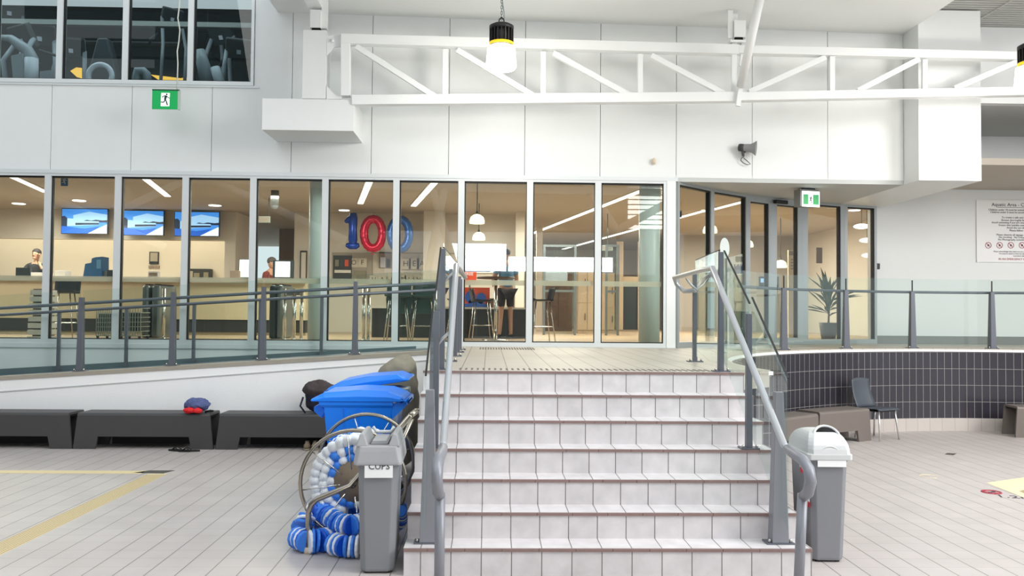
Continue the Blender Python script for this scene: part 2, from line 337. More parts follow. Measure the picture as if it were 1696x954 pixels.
# ramp and its white wall
YR = 11.05
def ztop(X): return 1.245 + (X + .6) * (.445 / 6.55) if X < -.6 else 1.245
XLL = -9.5; XRR = SXL - .002
zl = ztop(XLL)
wb = MB()
wb.hexa([(XLL, YR, .2), (XRR, YR, .2), (XRR, YR + .18, .2), (XLL, YR + .18, .2)], [(XLL, YR, zl - .05), (XRR, YR, ztop(XRR) - .05), (XRR, YR + .18, ztop(XRR) - .05), (XLL, YR + .18, zl - .05)])
struct(wb, 'wall_ramp', 'white_render')
struct(MB().box((XLL, YR - .008, 0), (XRR, YR + .18, .2)), 'baseboard_ramp', 'skirt_tile')
a = P(0, 648, YR - .004); b_ = P(640, 601, YR - .004); dz = (b_.z - a.z) / (b_.x - a.x)
zg = lambda X: a.z + (X - a.x) * dz
struct(MB().hexa([(XLL, YR - .01, zg(XLL) - .012), (XRR, YR - .01, zg(XRR) - .012), (XRR, YR, zg(XRR) - .012), (XLL, YR, zg(XLL) - .012)], [(XLL, YR - .01, zg(XLL)), (XRR, YR - .01, zg(XRR)), (XRR, YR, zg(XRR)), (XLL, YR, zg(XLL))]), 'trim_2', 'soffit_grey')
lb = MB(); lb.hexa([(XLL, YR - .012, zl - .05), (XRR, YR - .012, ztop(XRR) - .05), (XRR, YR + .2, ztop(XRR) - .05), (XLL, YR + .2, zl - .05)], [(XLL, YR - .012, zl), (XRR, YR - .012, ztop(XRR)), (XRR, YR + .2, ztop(XRR)), (XLL, YR + .2, zl)])
struct(lb, 'trim_3', 'ledge_tile')
rb = MB(); rb.hexa([(XLL, YR + .18, 0), (XRR, YR + .18, 0), (XRR, YF - .05, 0), (XLL, YF - .05, 0)], [(XLL, YR + .18, zl - .03), (XRR, YR + .18, ztop(XRR) - .002), (XRR, YF - .05, ztop(XRR) - .002), (XLL, YF - .05, zl - .03)])
struct(rb, 'floor_ramp', 'upstand')
ub = MB(); x1 = PX(690, YF, 560)
ub.hexa([(XLL, YF - .12, zl - .05), (x1, YF - .12, ztop(x1) - .05), (x1, YF - .03, ztop(x1) - .05), (XLL, YF - .03, zl - .05)], [(XLL, YF - .12, zl + .075), (x1, YF - .12, ztop(x1) + .03), (x1, YF - .03, ztop(x1) + .03), (XLL, YF - .03, zl + .075)])
struct(ub, 'trim_4', 'upstand')
# wall under the glazing
XC = PX(1110, YF, 500)
struct(MB().box((-12, YF - .02, 0), (SXL, YF + .12, ZL + .004)), 'wall_plinth', 'white_paint')

# upper facade of white panels with real gaps
ZSILL = P(200, 137, YF).z; XG = PX(421, YF, 140); XE = PX(1497, YF, 300)
zc_l = P(460, 20, YF).z; zc_r = P(1497, 57, YF).z
pb = MB(); pb.box((-12, YF + .03, ZT + .05), (XE, YF + .1, ZSILL), 1); pb.box((XG + .02, YF + .03, ZSILL), (XE, YF + .1, 8.5), 1)
js = [-12] + [PX(u, YF, v) for u, v in ((84, 250), (217, 250), (350, 250), (482, 260), (615, 250), (743, 250), (869, 250), (994, 250), (1120, 250), (1246, 250), (1371, 250))] + [XE]
for a_, b_ in zip(js, js[1:]):
    hi = 8.5 if a_ > XG - .5 else ZSILL - .02
    if a_ < XG < b_:
        pb.box((a_ + .004, YF, ZT + .06), (b_ - .004, YF + .03, ZSILL - .02)); pb.box((XG + .002, YF - .0, ZSILL - .02), (b_ - .004, YF + .03, 8.5))
    else: pb.box((a_ + .004, YF, ZT + .06), (b_ - .004, YF + .03, hi))
struct(pb, 'wall_facade', ['white_paint', 'joint_dark'])
struct(MB().box((-12, YF - .02, ZSILL - .05), (XG + .08, YF + .02, ZSILL - .02)), 'trim_5', 'frame_alu')
# ceiling plates
xl = P(460, 20, YF).x
struct(MB().hexa([(xl, 8.5, zc_l), (XE, 8.5, zc_r), (XE, YF, zc_r), (xl, YF, zc_l)], [(xl, 8.5, zc_l + .3), (XE, 8.5, zc_l + .3), (XE, YF, zc_l + .3), (xl, YF, zc_l + .3)]), 'ceiling', 'ceiling_board')
g1 = G(1515, 298, ZT); g2 = G(1631, 298, ZT); zb = P(1515, 16, g1.y).z
struct(MB().box((XE, g1.y, ZT - .002), (g2.x, 15, zb)), 'wall_box', 'white_paint')
lv = MB(); y = 7.5
while y < 12.6: lv.box((XE + .02, y, zb + .02), (14, y + .055, zb + .05)); y += .085
lv.box((XE + .02, 7.5, zb + .07), (14, 12.7, zb + .1), 1)
for xx in (XE + 1.1, XE + 3.0, XE + 4.9): lv.box((xx, 7.5, zb + .01), (xx + .03, 12.6, zb + .06))
struct(lv, 'ceiling_louvre', ['slat', 'slat_dark'])
zr = P(1660, 231, 15).z
struct(MB().box((g2.x, 12.45, zr), (14, 12.6, zb + .02)), 'wall_bulkhead', 'white_paint')
struct(MB().box((g2.x, 12.6, zr), (14, 15.1, zr + .08)), 'ceiling_right', 'soffit_grey')
struct(MB().box((PX(1449, 14.62, 480) , 14.75, ZL - .1), (14, 14.9, zr)), 'wall_right', 'white_paint')
struct(MB().box((PX(1449, 14.62, 480) + .03, 14.70, ZL), (14, 14.75, ZL + .14)), 'baseboard_right', 'shade_grey')
# entrance: panes stand along a bent line that recedes
struct(MB().prism([(XC, YF + .005), (XE + .01, YF + .005), (XE + .01, g1.y + .01), (g2.x - .005, g1.y + .01), (g2.x - .005, 14.95), (6.7, 14.95)] + [(x, y + .2) for x, y in DW[::-1]], ZT - .0, ZT + .1), 'ceiling_entrance', 'soffit_grey')

# ------------------------------------------------------------------ glazing of the foyer
wn = 0
def window(xa, xb, sill, head, Y, gl='glass_facade', strip=True, fr=.045, fr_mat='frame_alu', gk=True):
    global wn; wn += 1
    w = bpy.data.objects.new('window_%d' % wn, None); C.objects.link(w); w['kind'] = 'structure'; w.location = ((xa + xb)/2, Y, sill)
    f = MB(); d0, d1 = Y - .03, Y + .09
    f.box((xa, d0, sill), (xa + fr, d1, head)); f.box((xb - fr, d0, sill), (xb, d1, head)); f.box((xa + fr, d0, sill), (xb - fr, d1, sill + fr*1.4)); f.box((xa + fr, d0, head - fr*.8), (xb - fr, d1, head))
    o = f.build('frame', fr_mat, w)
    g = MB(); a_, b_, c_, d_ = xa + fr, xb - fr, sill + fr*1.4, head - fr*.8; e = .014; y0, y1 = Y + .0, Y + .05
    g.box((a_, y0, c_), (a_ + e*1.3, y1, d_)); g.box((b_ - e*.5, y0, c_), (b_, y1, d_)); g.box((a_, y0, c_), (b_, y1, c_ + e)); g.box((a_, y0, d_ - e*1.6), (b_, y1, d_))
    g.build('gasket', 'gasket', w)
    MB().box((a_ + .002, Y + .02, c_ + .002), (b_ - .002, Y + .03, d_ - .002)).build('pane', gl, w)
    if strip:
        z0 = P(300, 467.5, Y).z; MB().box((a_ + .02, Y + .032, z0), (b_ - .02, Y + .034, z0 + .075)).build('frosted_strip', 'frost', w)
    return w
um = [-150, -32, 81, 197, 308.5, 420.5, 539.5, 657, 764.5, 878, 990.7, 1105]
xs = [P(u, 300, YF).x for u in um[:-1]] + [XC - .06]
for i in range(len(xs) - 1):
    window(xs[i] - (.0 if i else 0), xs[i+1], ZL + .0, ZT, YF)
struct(MB().box((-12, YF - .04, ZT), (XC + .1, YF + .1, ZT + .055)), 'trim_6', 'frame_alu')
struct(MB().box((XC - .06, YF - .04, ZL), (XC + .07, YF + .1, ZT)), 'trim_7', 'white_steel')
struct(MB().box((-12, YF - .045, ZL - .06), (SXL, YF + .1, ZL)), 'trim_8', 'frame_alu')
for i, u in enumerate(um[1:9]):
    pass
# gym glazing
gx = [PX(u, YF, 100) for u in (-120, -10, 99, 208, 316, 421)]
for a_, b_ in zip(gx, gx[1:]):
    window(a_, b_, ZSILL - .02, 8.0, YF, 'glass_gym', False, .04)
# oblique panes
def opane(p, q, name, frw=.06, door=False, sill=ZL, head=ZT, mt='door_alu', gl='glass_door'):
    global wn
    p = Vector((*p, 0)); q = Vector((*q, 0)); d = (q - p).normalized(); n = Vector((d.y, -d.x, 0)); L_ = (q - p).length
    w = bpy.data.objects.new(name, None); C.objects.link(w); w['kind'] = 'structure'; w.location = (p + q)/2 + Vector((0, 0, sill))
    def bx(mb, a_, b_, z0, z1, t0, t1, mi=0):
        pts = [p + d*a_ + n*t0, p + d*b_ + n*t0, p + d*b_ + n*t1, p + d*a_ + n*t1]
        mb.hexa([v + Vector((0, 0, z0)) for v in pts], [v + Vector((0, 0, z1)) for v in pts], mi)
    f = MB(); bx(f, 0, frw, sill, head, -.05, .05); bx(f, L_ - frw, L_, sill, head, -.05, .05); bx(f, frw, L_ - frw, sill, sill + (.11 if door else .08), -.05, .05); bx(f, frw, L_ - frw, head - (.1 if door else .04), head, -.05, .05)
    f.build('frame', mt, w)
    g = MB(); bx(g, L_ - frw - .02, L_ - frw, sill + .08, head - .04, -.03, .03); bx(g, frw, L_ - frw, head - (.115 if door else .06), head - (.1 if door else .04), -.03, .03); g.build('gasket', 'gasket', w)
    g = MB(); bx(g, frw, L_ - frw, sill + .08, head - .04, -.005, .005); g.build('pane', gl, w)
    return w
opane(DW[0], DW[1], 'window_21', .05); opane(DW[1], DW[2], 'window_22', .05)
opane(DW[2], DW[3], 'door_1', .07, True); opane(DW[3], DW[4], 'door_2', .13, True); opane(DW[4], DW[5], 'window_23', .11); opane(DW[5], DW[6], 'window_24', .05)
ds = MB(); c = Vector((DW[3][0] + .05, DW[3][1] - .02, 0)); dd = (Vector(DW[4]) - Vector(DW[3])).normalized().to_3d(); nn = Vector((dd.y, -dd.x, 0))
q0 = c + nn*.05 + Vector((0, 0, ZT - .06)); ds.bar(q0, q0 + dd*.28, .06, .06)
ds.build('door_sensor', 'black_plastic', label='small black motion sensor bar above the entrance door', cat='sensor', bevel=.008)

# ------------------------------------------------------------------ foyer shell
YB = 30
struct(MB().prism([(-16, YF + .14), (XC, YF + .14)] + [(x + .02, y + .12) for x, y in DW] + [(14, 15.0), (14, YB), (-16, YB)], ZL - .12, ZL + .003), 'floor_foyer', 'foyer_floor')
ZC = 4.0
struct(MB().box((-16, YF + .14, ZC), (14, YB, ZC + .1)), 'ceiling_foyer', 'foyer_ceiling')
xA = PX(372, 19.5, 420); xB = PX(390, 19.5, 420); xD = PX(487, 19.5, 420); xE2 = PX(862, 19.5, 420)
struct(MB().box((-16, 19.5, 3.33), (xA, 19.7, ZC)).box((-16, 21.2, ZL), (xA, 21.3, ZC)).box((xA, 19.5, ZL), (xB, 21.3, ZC)), 'wall_reception', 'foyer_wall')
struct(MB().box((xB, 23.5, ZL), (xD, 23.6, ZC)), 'wall_corridor', 'foyer_brown')
struct(MB().box((xD, 19.5, ZL), (xE2, 19.7, ZC)), 'wall_letters', 'foyer_wall')
struct(MB().box((xE2, YB - .1, ZL), (14, YB, ZC)), 'wall_rear_foyer', 'foyer_wall')
struct(MB().box((-16, YF + .2, ZL), (-15.9, 21, ZC)), 'wall_foyer_left', 'foyer_wall_grey')
struct(MB().box((9.0, 15.0, ZL), (9.1, YB, ZC)), 'wall_foyer_right', 'foyer_wall')
struct(MB().box((PX(1100, 24, 450), 24, ZL), (9.0, 24.1, ZC)), 'wall_partition', 'foyer_wall_grey')
for i, (u0, u1, Y) in enumerate(((700, 735, 18.9), (853, 868, 18.9), (888, 898, 22))):
    struct(MB().box((PX(u0, Y), Y, ZL), (PX(u1, Y), Y + .25, ZC)), 'trim_%d' % (20 + i), 'foyer_wall')
# gym shell
struct(MB().box((-14, YF + .14, ZSILL - .45), (XG + .05, 18, ZSILL - .35)), 'floor_gym', 'gym_dark')
struct(MB().box((-14, 17.5, ZSILL - .35), (XG + .1, 17.6, 8.6)).box((XG + .06, YF + .14, ZSILL - .4), (XG + .1, 17.6, 8.6)).box((-14.1, YF + .14, ZSILL - .4), (-14, 17.6, 8.6)), 'wall_gym', 'gym_wall')
struct(MB().box((-14, YF + .14, 7.9), (XG + .1, 17.5, 8.0)), 'ceiling_gym', 'gym_wall')
struct(MB().box((-14, 13.4, P(200, 42, 13.4).z), (XG, 13.5, P(200, 34, 13.4).z)), 'trim_30', 'shade_grey')

# the hall behind the camera, seen in the glass
lb_ = MB()
for k in range(9): lb_.box((6.6, -15.85, 5.75 + k*.24), (8.4, -15.8, 5.80 + k*.24))
struct(lb_, 'trim_50', 'rear_frame')
bt_ = MB()
for q0, q1 in (((-16, 5.9), (-11.2, 3.9)), ((-15.5, 3.8), (-9.8, 6.6)), ((-10, 6.4), (-5, 4.2)), ((-16, 6.3), (6, 6.0)), ((-1.4, 7), (-2.3, 2.4)), ((-2.3, 7), (-1.0, 2.6)), ((8, 6.6), (4.0, 4.4)), ((3.2, 6.6), (4.6, 4.4))):
    bt_.tube([(q0[0], -5, q0[1]), (q1[0], -5, q1[1])], .14, 10)
struct(bt_, 'trim_51', 'white_steel')
struct(MB().box((-16, -16, 0), (20, -15.8, 3.6)).box((-16, -16, 5.6), (6.6, -15.8, 17)).box((8.4, -16, 5.6), (20, -15.8, 17)).box((6.6, -16, 7.9), (8.4, -15.8, 17)).box((-16, -16, 3.6), (-5, -15.8, 5.6)).box((8, -16, 3.6), (20, -15.8, 5.6)), 'wall_rear', 'rear_frame')
struct(MB().box((-16, -16, 0), (-15.8, 12, 9)), 'wall_left', 'rear_frame')
for i, y in enumerate((-13, -9, -5, -1, 3)):
    bb = MB(); bb.box((-16, y, 11.6), (20, y + .35, 12.3)); struct(bb, 'trim_%d' % (40 + i), 'rear_frame')
# ------------------------------------------------------------------ steelwork of the hall
def steel(mb, p, q, w=.1, h=.1): return mb.bar(p, q, w, h)
YT = 11.4
sh = thing('steel_column', 'white boxed steel column rising from a boxed ledge left of the truss', 'column', (P(520, 163, YT).x, YT + .2, P(520, 163, YT).z))
a_ = P(500, 163, YT); b_ = P(541, 50, YT)
MB().box((a_.x, YT, a_.z), (b_.x - .0, YT + .3, b_.z)).build('column_casing', 'white_paint', sh, bevel=.004)
a2 = P(512, 44, YT); b2 = P(530, 14, YT)
MB().box((a2.x, YT + .05, b_.z + .05), (b2.x, YT + .22, b2.z)).build('column_cap', 'white_steel', sh)
MB().box((P(515, 40, YT).x, YT + .06, b_.z), (P(529, 40, YT).x, YT + .2, b_.z + .05)).build('slot', 'black_hole', sh)
MB().box((b2.x, YT + .1, b_.z + .06), (b2.x + .07, YT + .22, b2.z + .25)).build('hanger', 'white_steel', sh)
f1 = P(436, 164, YT); f2 = P(586, 218, YT)
lg = MB().box((f1.x, YT - .04, f2.z), (f2.x, YF - .002, f1.z))
lg.build('boxed_ledge', 'white_paint', label='wide white boxed ledge projecting from the facade under the column', cat='ledge')
# truss
tr = thing('roof_truss', 'long white steel truss with slanted web bars across the facade', 'truss', (P(1000, 170, YT).x, YT, P(1000, 170, YT).z))
def seg(name, u0, v0, u1, v1, w, d=.1, y=YT, par=None):
    mb = MB(); mb.bar(P(u0, v0, y), P(u1, v1, y), d, w); return mb.build(name, 'white_steel', par or tr, bevel=.004)
cw = 16/1395*YT
seg('top_chord', 566, 66, 1222, 83.5, cw, .14); seg('top_chord', 1222, 83.5, 1760, 96, .11, .14)
seg('bottom_chord', 584, 167, 1222, 161.5, cw, .14); seg('bottom_chord', 1222, 161.5, 1760, 151, .115, .14)
seg('end_post', 573, 58, 573, 160, .125, .12)
for u0, v0, v1, w in ((737.5, 82, 160, .07), (899.5, 86, 159, .07), (1060, 90, 157, .07), (1377, 94, 152, .08), (1531, 99, 149, .05)):
    seg('web_post', u0, v0, u0, v1, w, .07)
seg('web_post', 1216, 72, 1215, 156, .05, .07); seg('web_post', 1231, 72, 1228, 110, .04, .06)
for u0, v0, u1, v1 in ((590, 77, 720, 160), (757, 83, 882, 158), (916, 88, 1040, 157), (1078, 92, 1198, 155), (1240, 153, 1367, 95), (1420, 151, 1522, 98), (1580, 147, 1690, 100)):
    seg('web_brace', u0, v0, u1, v1, .075, .06)
gp = MB(); pts = [P(u, v, YT + .02) for u, v in ((541, 52), (552, 58), (543, 68), (548, 76), (556, 77), (566, 77), (566, 57), (556, 57))]
gp.prism([(p.x, p.z) for p in [P(u, v, YT) for u, v in ((541, 92), (554, 78), (566, 77), (566, 58), (552, 58), (543, 60), (541, 54))]], YT, YT + .03, axis='y'); gp.build('gusset_plate', 'white_steel', tr)
MB().lathe([(.025, 0), (.025, .03)], P(550, 67, YT - .03), 12, M=Matrix.Rotation(R(-90), 4, 'X')).build('bolt', 'white_steel', tr)
gp = MB(); gp.prism([(p.x, p.z) for p in [P(u, v, YT) for u, v in ((541, 142), (553, 155), (566, 158), (566, 164), (541, 164))]], YT, YT + .03, axis='y'); gp.build('gusset_plate', 'white_steel', tr)
# post over the truss at its joint, and the slanted tie rod
hp = thing('roof_hanger', 'white steel hanger bracket with dark slot over the truss joint', 'bracket', (P(1223, 68, YT).x, YT, P(1223, 68, YT).z))
MB().box((P(1215, 60, YT).x, YT - .04, P(1215, 63, YT).z), (P(1234, 60, YT).x, YT + .1, P(1215, 35, YT).z)).build('cap', 'white_steel', hp)
MB().box((P(1216, 60, YT).x, YT - .045, P(1215, 67.5, YT).z), (P(1229, 60, YT).x, YT + .0, P(1215, 63, YT).z)).build('slot', 'black_hole', hp)
MB().box((P(1208, 70, YT).x, YT - .06, P(1215, 72, YT).z), (P(1240, 70, YT).x, YT + .12, P(1215, 68, YT).z)).build('flange', 'white_steel', hp)
MB().box((P(1206, 60, YT).x, YT + .0, P(1215, 63, YT).z), (P(1214, 60, YT).x, YT + .03, P(1215, 17, YT).z)).build('side_plate', 'white_steel', hp)
MB().box((P(1214, 20, YT).x, YT + .05, P(1215, 36, YT).z), (P(1224, 20, YT).x, YT + .12, zc_r + .0)).build('hanger', 'white_steel', hp)
tb = MB(); p0 = P(1227, 143, YT - .12); p1 = P(1261, -14, YT - 1.0); tb.tube([p0, p1], .058, 16)
tie = tb.build('tie_rod', 'white_steel', label='slanted white round steel tie rod meeting the truss joint', cat='tie rod')
MB().bar(P(1222, 176, YT - .1), P(1227, 140, YT - .1), .06, .05).build('fork', 'white_steel', tie)
nb_ = MB(); nb_.box((P(508, 0, YT).x, 9.2, P(508, 8, YT).z), (P(531, 0, YT).x, YT + .2, P(508, 8, YT).z + .3)); nb_.build('roof_beam', 'white_steel', label='white steel beam end above the column at the top edge', cat='beam')

# ------------------------------------------------------------------ high bay lamps
def highbay(u, v, Y, label):
    p = P(u, v, Y); o = thing('high_bay_lamp', label, 'lamp', p, group='high bay lamps')   # origin at the bottom of the diffuser
    MB().lathe([(.12, .30), (.165, .28), (.185, .05), (.165, .02), (.08, 0)], n=28).build('diffuser', 'lamp_glow', o, local=True)
    b = MB(); b.lathe([(.10, .33), (.12, .35), (.12, .52), (.085, .53)], n=28)
    for k in range(20):
        a = 2*math.pi*k/20; M = Matrix.Rotation(a, 4, 'Z'); b.box((.1, -.006, .33), (.145, .006, .49), M=M)
    b.lathe([(.14, .49), (.147, .50), (.147, .535), (.1, .56), (.03, .565)], n=28)
    b.build('housing', 'lamp_black', o, local=True)
    MB().lathe([(.145, .302), (.147, .335), (.12, .34)], n=28, cap=False).build('reflector_ring', 'lamp_yellow', o, local=True)
    h = MB(); h.tube([(0.03*math.cos(t), 0, .60 + .035*math.sin(t)) for t in [i*math.pi/6 for i in range(12)]], .008, 8, closed=True)
    h.build('hook', 'lamp_black', o, local=True)
    c = MB(); z = .63
    for k in range(21):
        r = Matrix.Rotation(k % 2 * math.pi/2, 4, 'Z'); c.tube([r @ Vector((.011*math.cos(t), 0, z + .022*math.sin(t))) for t in [i*math.pi/4 for i in range(8)]], .004, 5, closed=True); z += .034
    c.build('chain', 'grey_metal', o, local=True)
    w = MB(); w.tube([(.02 + .012*math.sin(i*1.1), 0, .56 + i*.07) for i in range(11)], .006, 6); w.build('cable', 'gym_grey', o, local=True)
    l = bpy.data.lights.new('high_bay_light', 'POINT'); l.energy = 60; l.color = (1, .97, .88); l.shadow_soft_size = .2; lo = bpy.data.objects.new('high_bay_light', l); C.objects.link(lo); lo.location = p + Vector((0, 0, -.25))
highbay(830, 117, 10.0, 'black finned high bay lamp glowing white above the stairs')
highbay(1709, 151, 9.6, 'high bay lamp cut by the right edge beside the truss')

# ------------------------------------------------------------------ green exit signs
def running_man(mb, cx, z, h, y, flip=1, mi=0):
    k = h; X = lambda a: cx + flip*a*k
    mb.prism([(X(.08 + .07*math.cos(t)), z + (.36 + .07*math.sin(t))*k) for t in [i*math.pi/5 for i in range(10)]], y - .002, y, mi, 'y')
    def limb(pts, w):
        w *= 1.35
        for (a, b), (c_, d) in zip(pts, pts[1:]):
            mb.bar((X(a), y - .001, z + b*k), (X(c_), y - .001, z + d*k), w*k, .002, mi, up=(0, 1, 0)) if False else None
            v = Vector((X(c_) - X(a), 0, (d - b)*k)); n = Vector((-v.z, 0, v.x)).normalized() * w*k/2
            p = Vector((X(a), y, z + b*k)); q = Vector((X(c_), y, z + d*k)); e = Vector((0, -.002, 0))
            mb.hexa([p - n, q - n, q + n, p + n], [p - n + e, q - n + e, q + n + e, p + n + e], mi)
    limb([(.04, .27), (-.04, .02)], .13); limb([(.06, .26), (-.16, .24), (-.24, .12)], .05); limb([(.06, .25), (.2, .12), (.3, .1)], .05)
    limb([(-.04, .03), (.06, -.15), (.14, -.42)], .07); limb([(-.04, .02), (-.1, -.2), (-.32, -.2)], .06)
YS = 11.6
p = P(274.5, 181, YS); t = P(274.5, 149, YS)
es = thing('exit_sign', 'green lit exit sign hanging under the gym window by a pale cord', 'sign', (p.x, YS, p.z))
w_ = P(297, 165, YS).x - P(252, 165, YS).x
MB().box((p.x - w_/2, YS - .01, p.z), (p.x + w_/2 - .02, YS + .012, t.z)).build('panel', 'sign_green', es, bevel=.002)
MB().box((p.x + w_/2 - .02, YS - .012, p.z - .005), (p.x + w_/2 + .005, YS + .03, t.z)).build('end_cap', 'sign_edge', es)
MB().box((p.x - w_/2 - .002, YS - .012, t.z - .012), (p.x + w_/2, YS + .02, t.z + .006)).build('top_rail', 'sign_dark', es)
wp = MB(); hh = t.z - p.z; wp.prism([(p.x - .065, p.z + .04), (p.x + .05, p.z + .04), (p.x + .055, p.z + hh - .045), (p.x - .06, p.z + hh - .045)], YS - .0125, YS - .0105, axis='y'); wp.build('pictogram_field', 'sign_white', es)
rm = MB(); running_man(rm, p.x - .0, p.z + hh*.5, hh*.72, YS - .013); rm.build('running_figure', 'sign_dark', es)
cb = MB(); cb.tube([P(u, v, YS) for u, v in ((297.5, -40), (297.5, 0), (297, 10), (294.5, 30), (298, 50), (296, 70), (293.5, 85), (294.5, 105), (293, 150))], .009, 7)
cb.build('cord', 'cord_pale', es)
# second sign under the entrance soffit
q = G(1341, 311, ZT); yq = q.y
es2 = thing('exit_sign', 'green lit exit box hanging from the soffit over the entrance door', 'sign', (q.x, yq, P(1341, 343, yq).z))
M = Matrix.Translation((q.x, yq, 0)) @ Matrix.Rotation(R(14), 4, 'Z'); zb_, zt_ = P(1341, 342, yq).z, ZT - .004; hw = .155
MB().box((-hw - .01, .0, zb_), (hw, .16, zt_ - .02), M=M).build('housing', 'shade_grey', es2, bevel=.004)
MB().box((-hw + .02, -.012, zb_ - .005), (hw + .01, .0, zt_ - .05), M=M).build('frame', 'sign_white', es2)
fz0, fz1 = zb_ + .03, zt_ - .1
MB().box((-hw + .035, -.018, fz0), (-.035, -.0125, fz1), M=M).build('green_field', 'sign_green', es2); MB().box((.05, -.018, fz0), (hw - .008, -.0125, fz1), M=M).build('green_field', 'sign_green', es2)
rm = MB(); running_man(rm, .01, (fz0 + fz1)/2, (fz1 - fz0)*.8, -.0145); 
rm.v = [M @ v for v in rm.v]; rm.build('running_figure', 'sign_dark', es2)
MB().box((-.08, .03, zt_ - .02), (.12, .1, ZT), M=M).build('bracket', 'gym_dark', es2)

# ------------------------------------------------------------------ megaphone, sensor, switch
c = P(1240, 245, YF - .13); mg = thing('megaphone', 'grey megaphone hung on the white facade with its strap dangling', 'megaphone', (c.x, c.y, c.z - .2))
Mx = Matrix.Rotation(R(90 + 0), 4, 'Y') ; Mx = Matrix.Rotation(R(-22), 4, 'Z') @ Matrix.Rotation(R(96), 4, 'Y')
MB().lathe([(.05, -.10), (.055, -.04), (.058, .02), (.075, .06), (.105, .10), (.108, .105), (.10, .10), (.06, .055), (.03, .03)], c, 24, M=Mx, cap=False).build('horn', 'mega_grey', mg)
MB().lathe([(.02, .0), (.03, .05), (.018, .075)], c, 16, M=Mx).build('driver', 'gym_pale', mg)
MB().lathe([(.03, -.15), (.052, -.14), (.056, -.10), (.052, -.06)], c, 20, M=Mx).build('rear_housing', 'mega_dark', mg)
cx = P(1231, 246, YF - .1); MB().bar(cx + Vector((-.01, 0, -.03)), cx + Vector((.0, .0, -.11)), .035, .035).build('handle', 'mega_dark', mg, bevel=.005)
sb_ = MB(); sb_.tube([P(u, v, YF - .05) for u, v in ((1230, 250), (1228, 252), (1232, 254), (1232, 260), (1228, 262), (1227, 266), (1231, 270), (1238, 273), (1243, 272), (1238, 267), (1232, 262))], .006, 6); sb_.build('strap', 'mega_dark', mg)
MB().box((c.x - .06, YF - .06, c.z - .05), (c.x - .02, YF, c.z + .03)).build('wall_hook', 'mega_dark', mg)
c = P(1083, 267, YF - .03); sn = MB(); sn.ball(c, (.032, .035, .05), 14); sn.build('wall_sensor', 'beige_plastic', label='small beige rounded sensor on the white facade', cat='sensor')
c = P(1454.5, 441, 14.73); MB().box((c.x - .03, 14.72, c.z - .05), (c.x + .03, 14.75, c.z + .05)).build('card_reader', 'black_plastic', label='small black card reader on the grey wall right of the doors', cat='card reader', bevel=.006)
# rules sign
YW = 14.73; a_ = P(1617, 331, YW); bz = P(1617, 434, YW).z; sw = 1.75
rs = thing('rules_sign', 'large white rules board with black text and prohibition circles on the right wall', 'sign', (a_.x + sw/2, YW, bz))
MB().box((a_.x, YW - .006, bz), (a_.x + sw, YW + .018, a_.z)).build('board', 'paper', rs)
cxs = a_.x + sw/2; hS = a_.z - bz
def zz(v): return P(1640, v, YW).z
def tl(body, v, size, m_='ink', u=None, align='CENTER'): 
    text(body, size, (cxs if u is None else P(u, v, YW).x, YW - .008, zz(v)), m_, rs, align=align)
tl('Aquatic Area - Conditions of Entry', 339, .085)
MB().box((P(1651, 343, YW).x, YW - .008, zz(343.6)), (2*cxs - P(1651, 343, YW).x, YW - .006, zz(343))).build('underline', 'ink', rs)
rows_ = [(347.5, 'Children under 10 must be actively supervised by an adult at all times'), (351.5, 'Children under 5 must be accompanied into the water by an adult'),
 (360, 'To create a safe and fun environment please'), (364.5, 'Shower thoroughly before entering the pools'), (368.5, 'Avoid swimming if you are unwell or have been unwell recently'), (372.8, 'Ensure that suitable swimwear is worn at all times'), (377, 'Avoid the use of offensive language'), (381.5, 'Please follow all staff requests'),
 (388.8, 'Please observe all signage within the facility at all times'), (392.8, 'No Smoking   No Diving   No Glass   No Running'), (396.8, 'No Photography including video and mobile phones')]
for v, b in rows_: tl(b, v, .047)
for v, b in ((416.5, 'Please acknowledge that when you are on the premises you do so at your own risk'), (420, 'You may be asked to leave for failing to comply with these conditions'), (423.5, 'Lost items: please see reception')): tl(b, v, .034)
tl('IN AN EMERGENCY PLEASE FOLLOW STAFF', 429, .05, 'mark_red')
for u in (1636.5, 1655.2, 1673.8, 1692.3, 1711):
    c = P(u, 406.3, YW); k = MB(); k.tube([(c.x + .052*math.cos(t), YW - .007, c.z + .052*math.sin(t)) for t in [i*math.pi/10 for i in range(20)]], .0055, 6, closed=True)
    k.bar((c.x - .036, YW - .007, c.z + .036), (c.x + .036, YW - .007, c.z - .036), .008, .008); k.build('prohibition_circle', 'mark_red', rs)
    k = MB(); k.prism([(c.x - .018, c.z - .02), (c.x + .02, c.z - .015), (c.x + .015, c.z + .012), (c.x - .005, c.z + .025)], YW - .008, YW - .006, axis='y'); k.build('symbol', 'ink', rs)

# ------------------------------------------------------------------ ramp balustrade
def blade(mb, x, y, z, h, wb=.075, wt=.045, d=.05, ang=0):
    M = Matrix.Translation((x, y, z)) @ Matrix.Rotation(ang, 4, 'Z')
    A = [M @ Vector(v) for v in ((-wb/2, -d, .0), (wb/2, -d, .0), (wb/2, d, .0), (-wb/2, d, .0))]; B = [M @ Vector(v) for v in ((-wt/2, -d*.6, h), (wt/2, -d*.6, h), (wt/2, d*.6, h), (-wt/2, d*.6, h))]
    return mb.hexa(A, B)
def baseplate(par, x, y, z, w=.16, d=.12, ang=0, name='base_plate'):
    M = Matrix.Translation((x, y, z)) @ Matrix.Rotation(ang, 4, 'Z')
    o = MB().box((-w/2, -d/2, 0), (w/2, d/2, .01), M=M).build(name, 'post_grey', par)
    for sx in (-1, 1): MB().lathe([(.011, .01), (.011, .028), (.004, .034)], M @ Vector((sx*w*.38, -d*.3, 0)), 8).build('bolt', 'bolt_steel', o)
yb = YR + .08
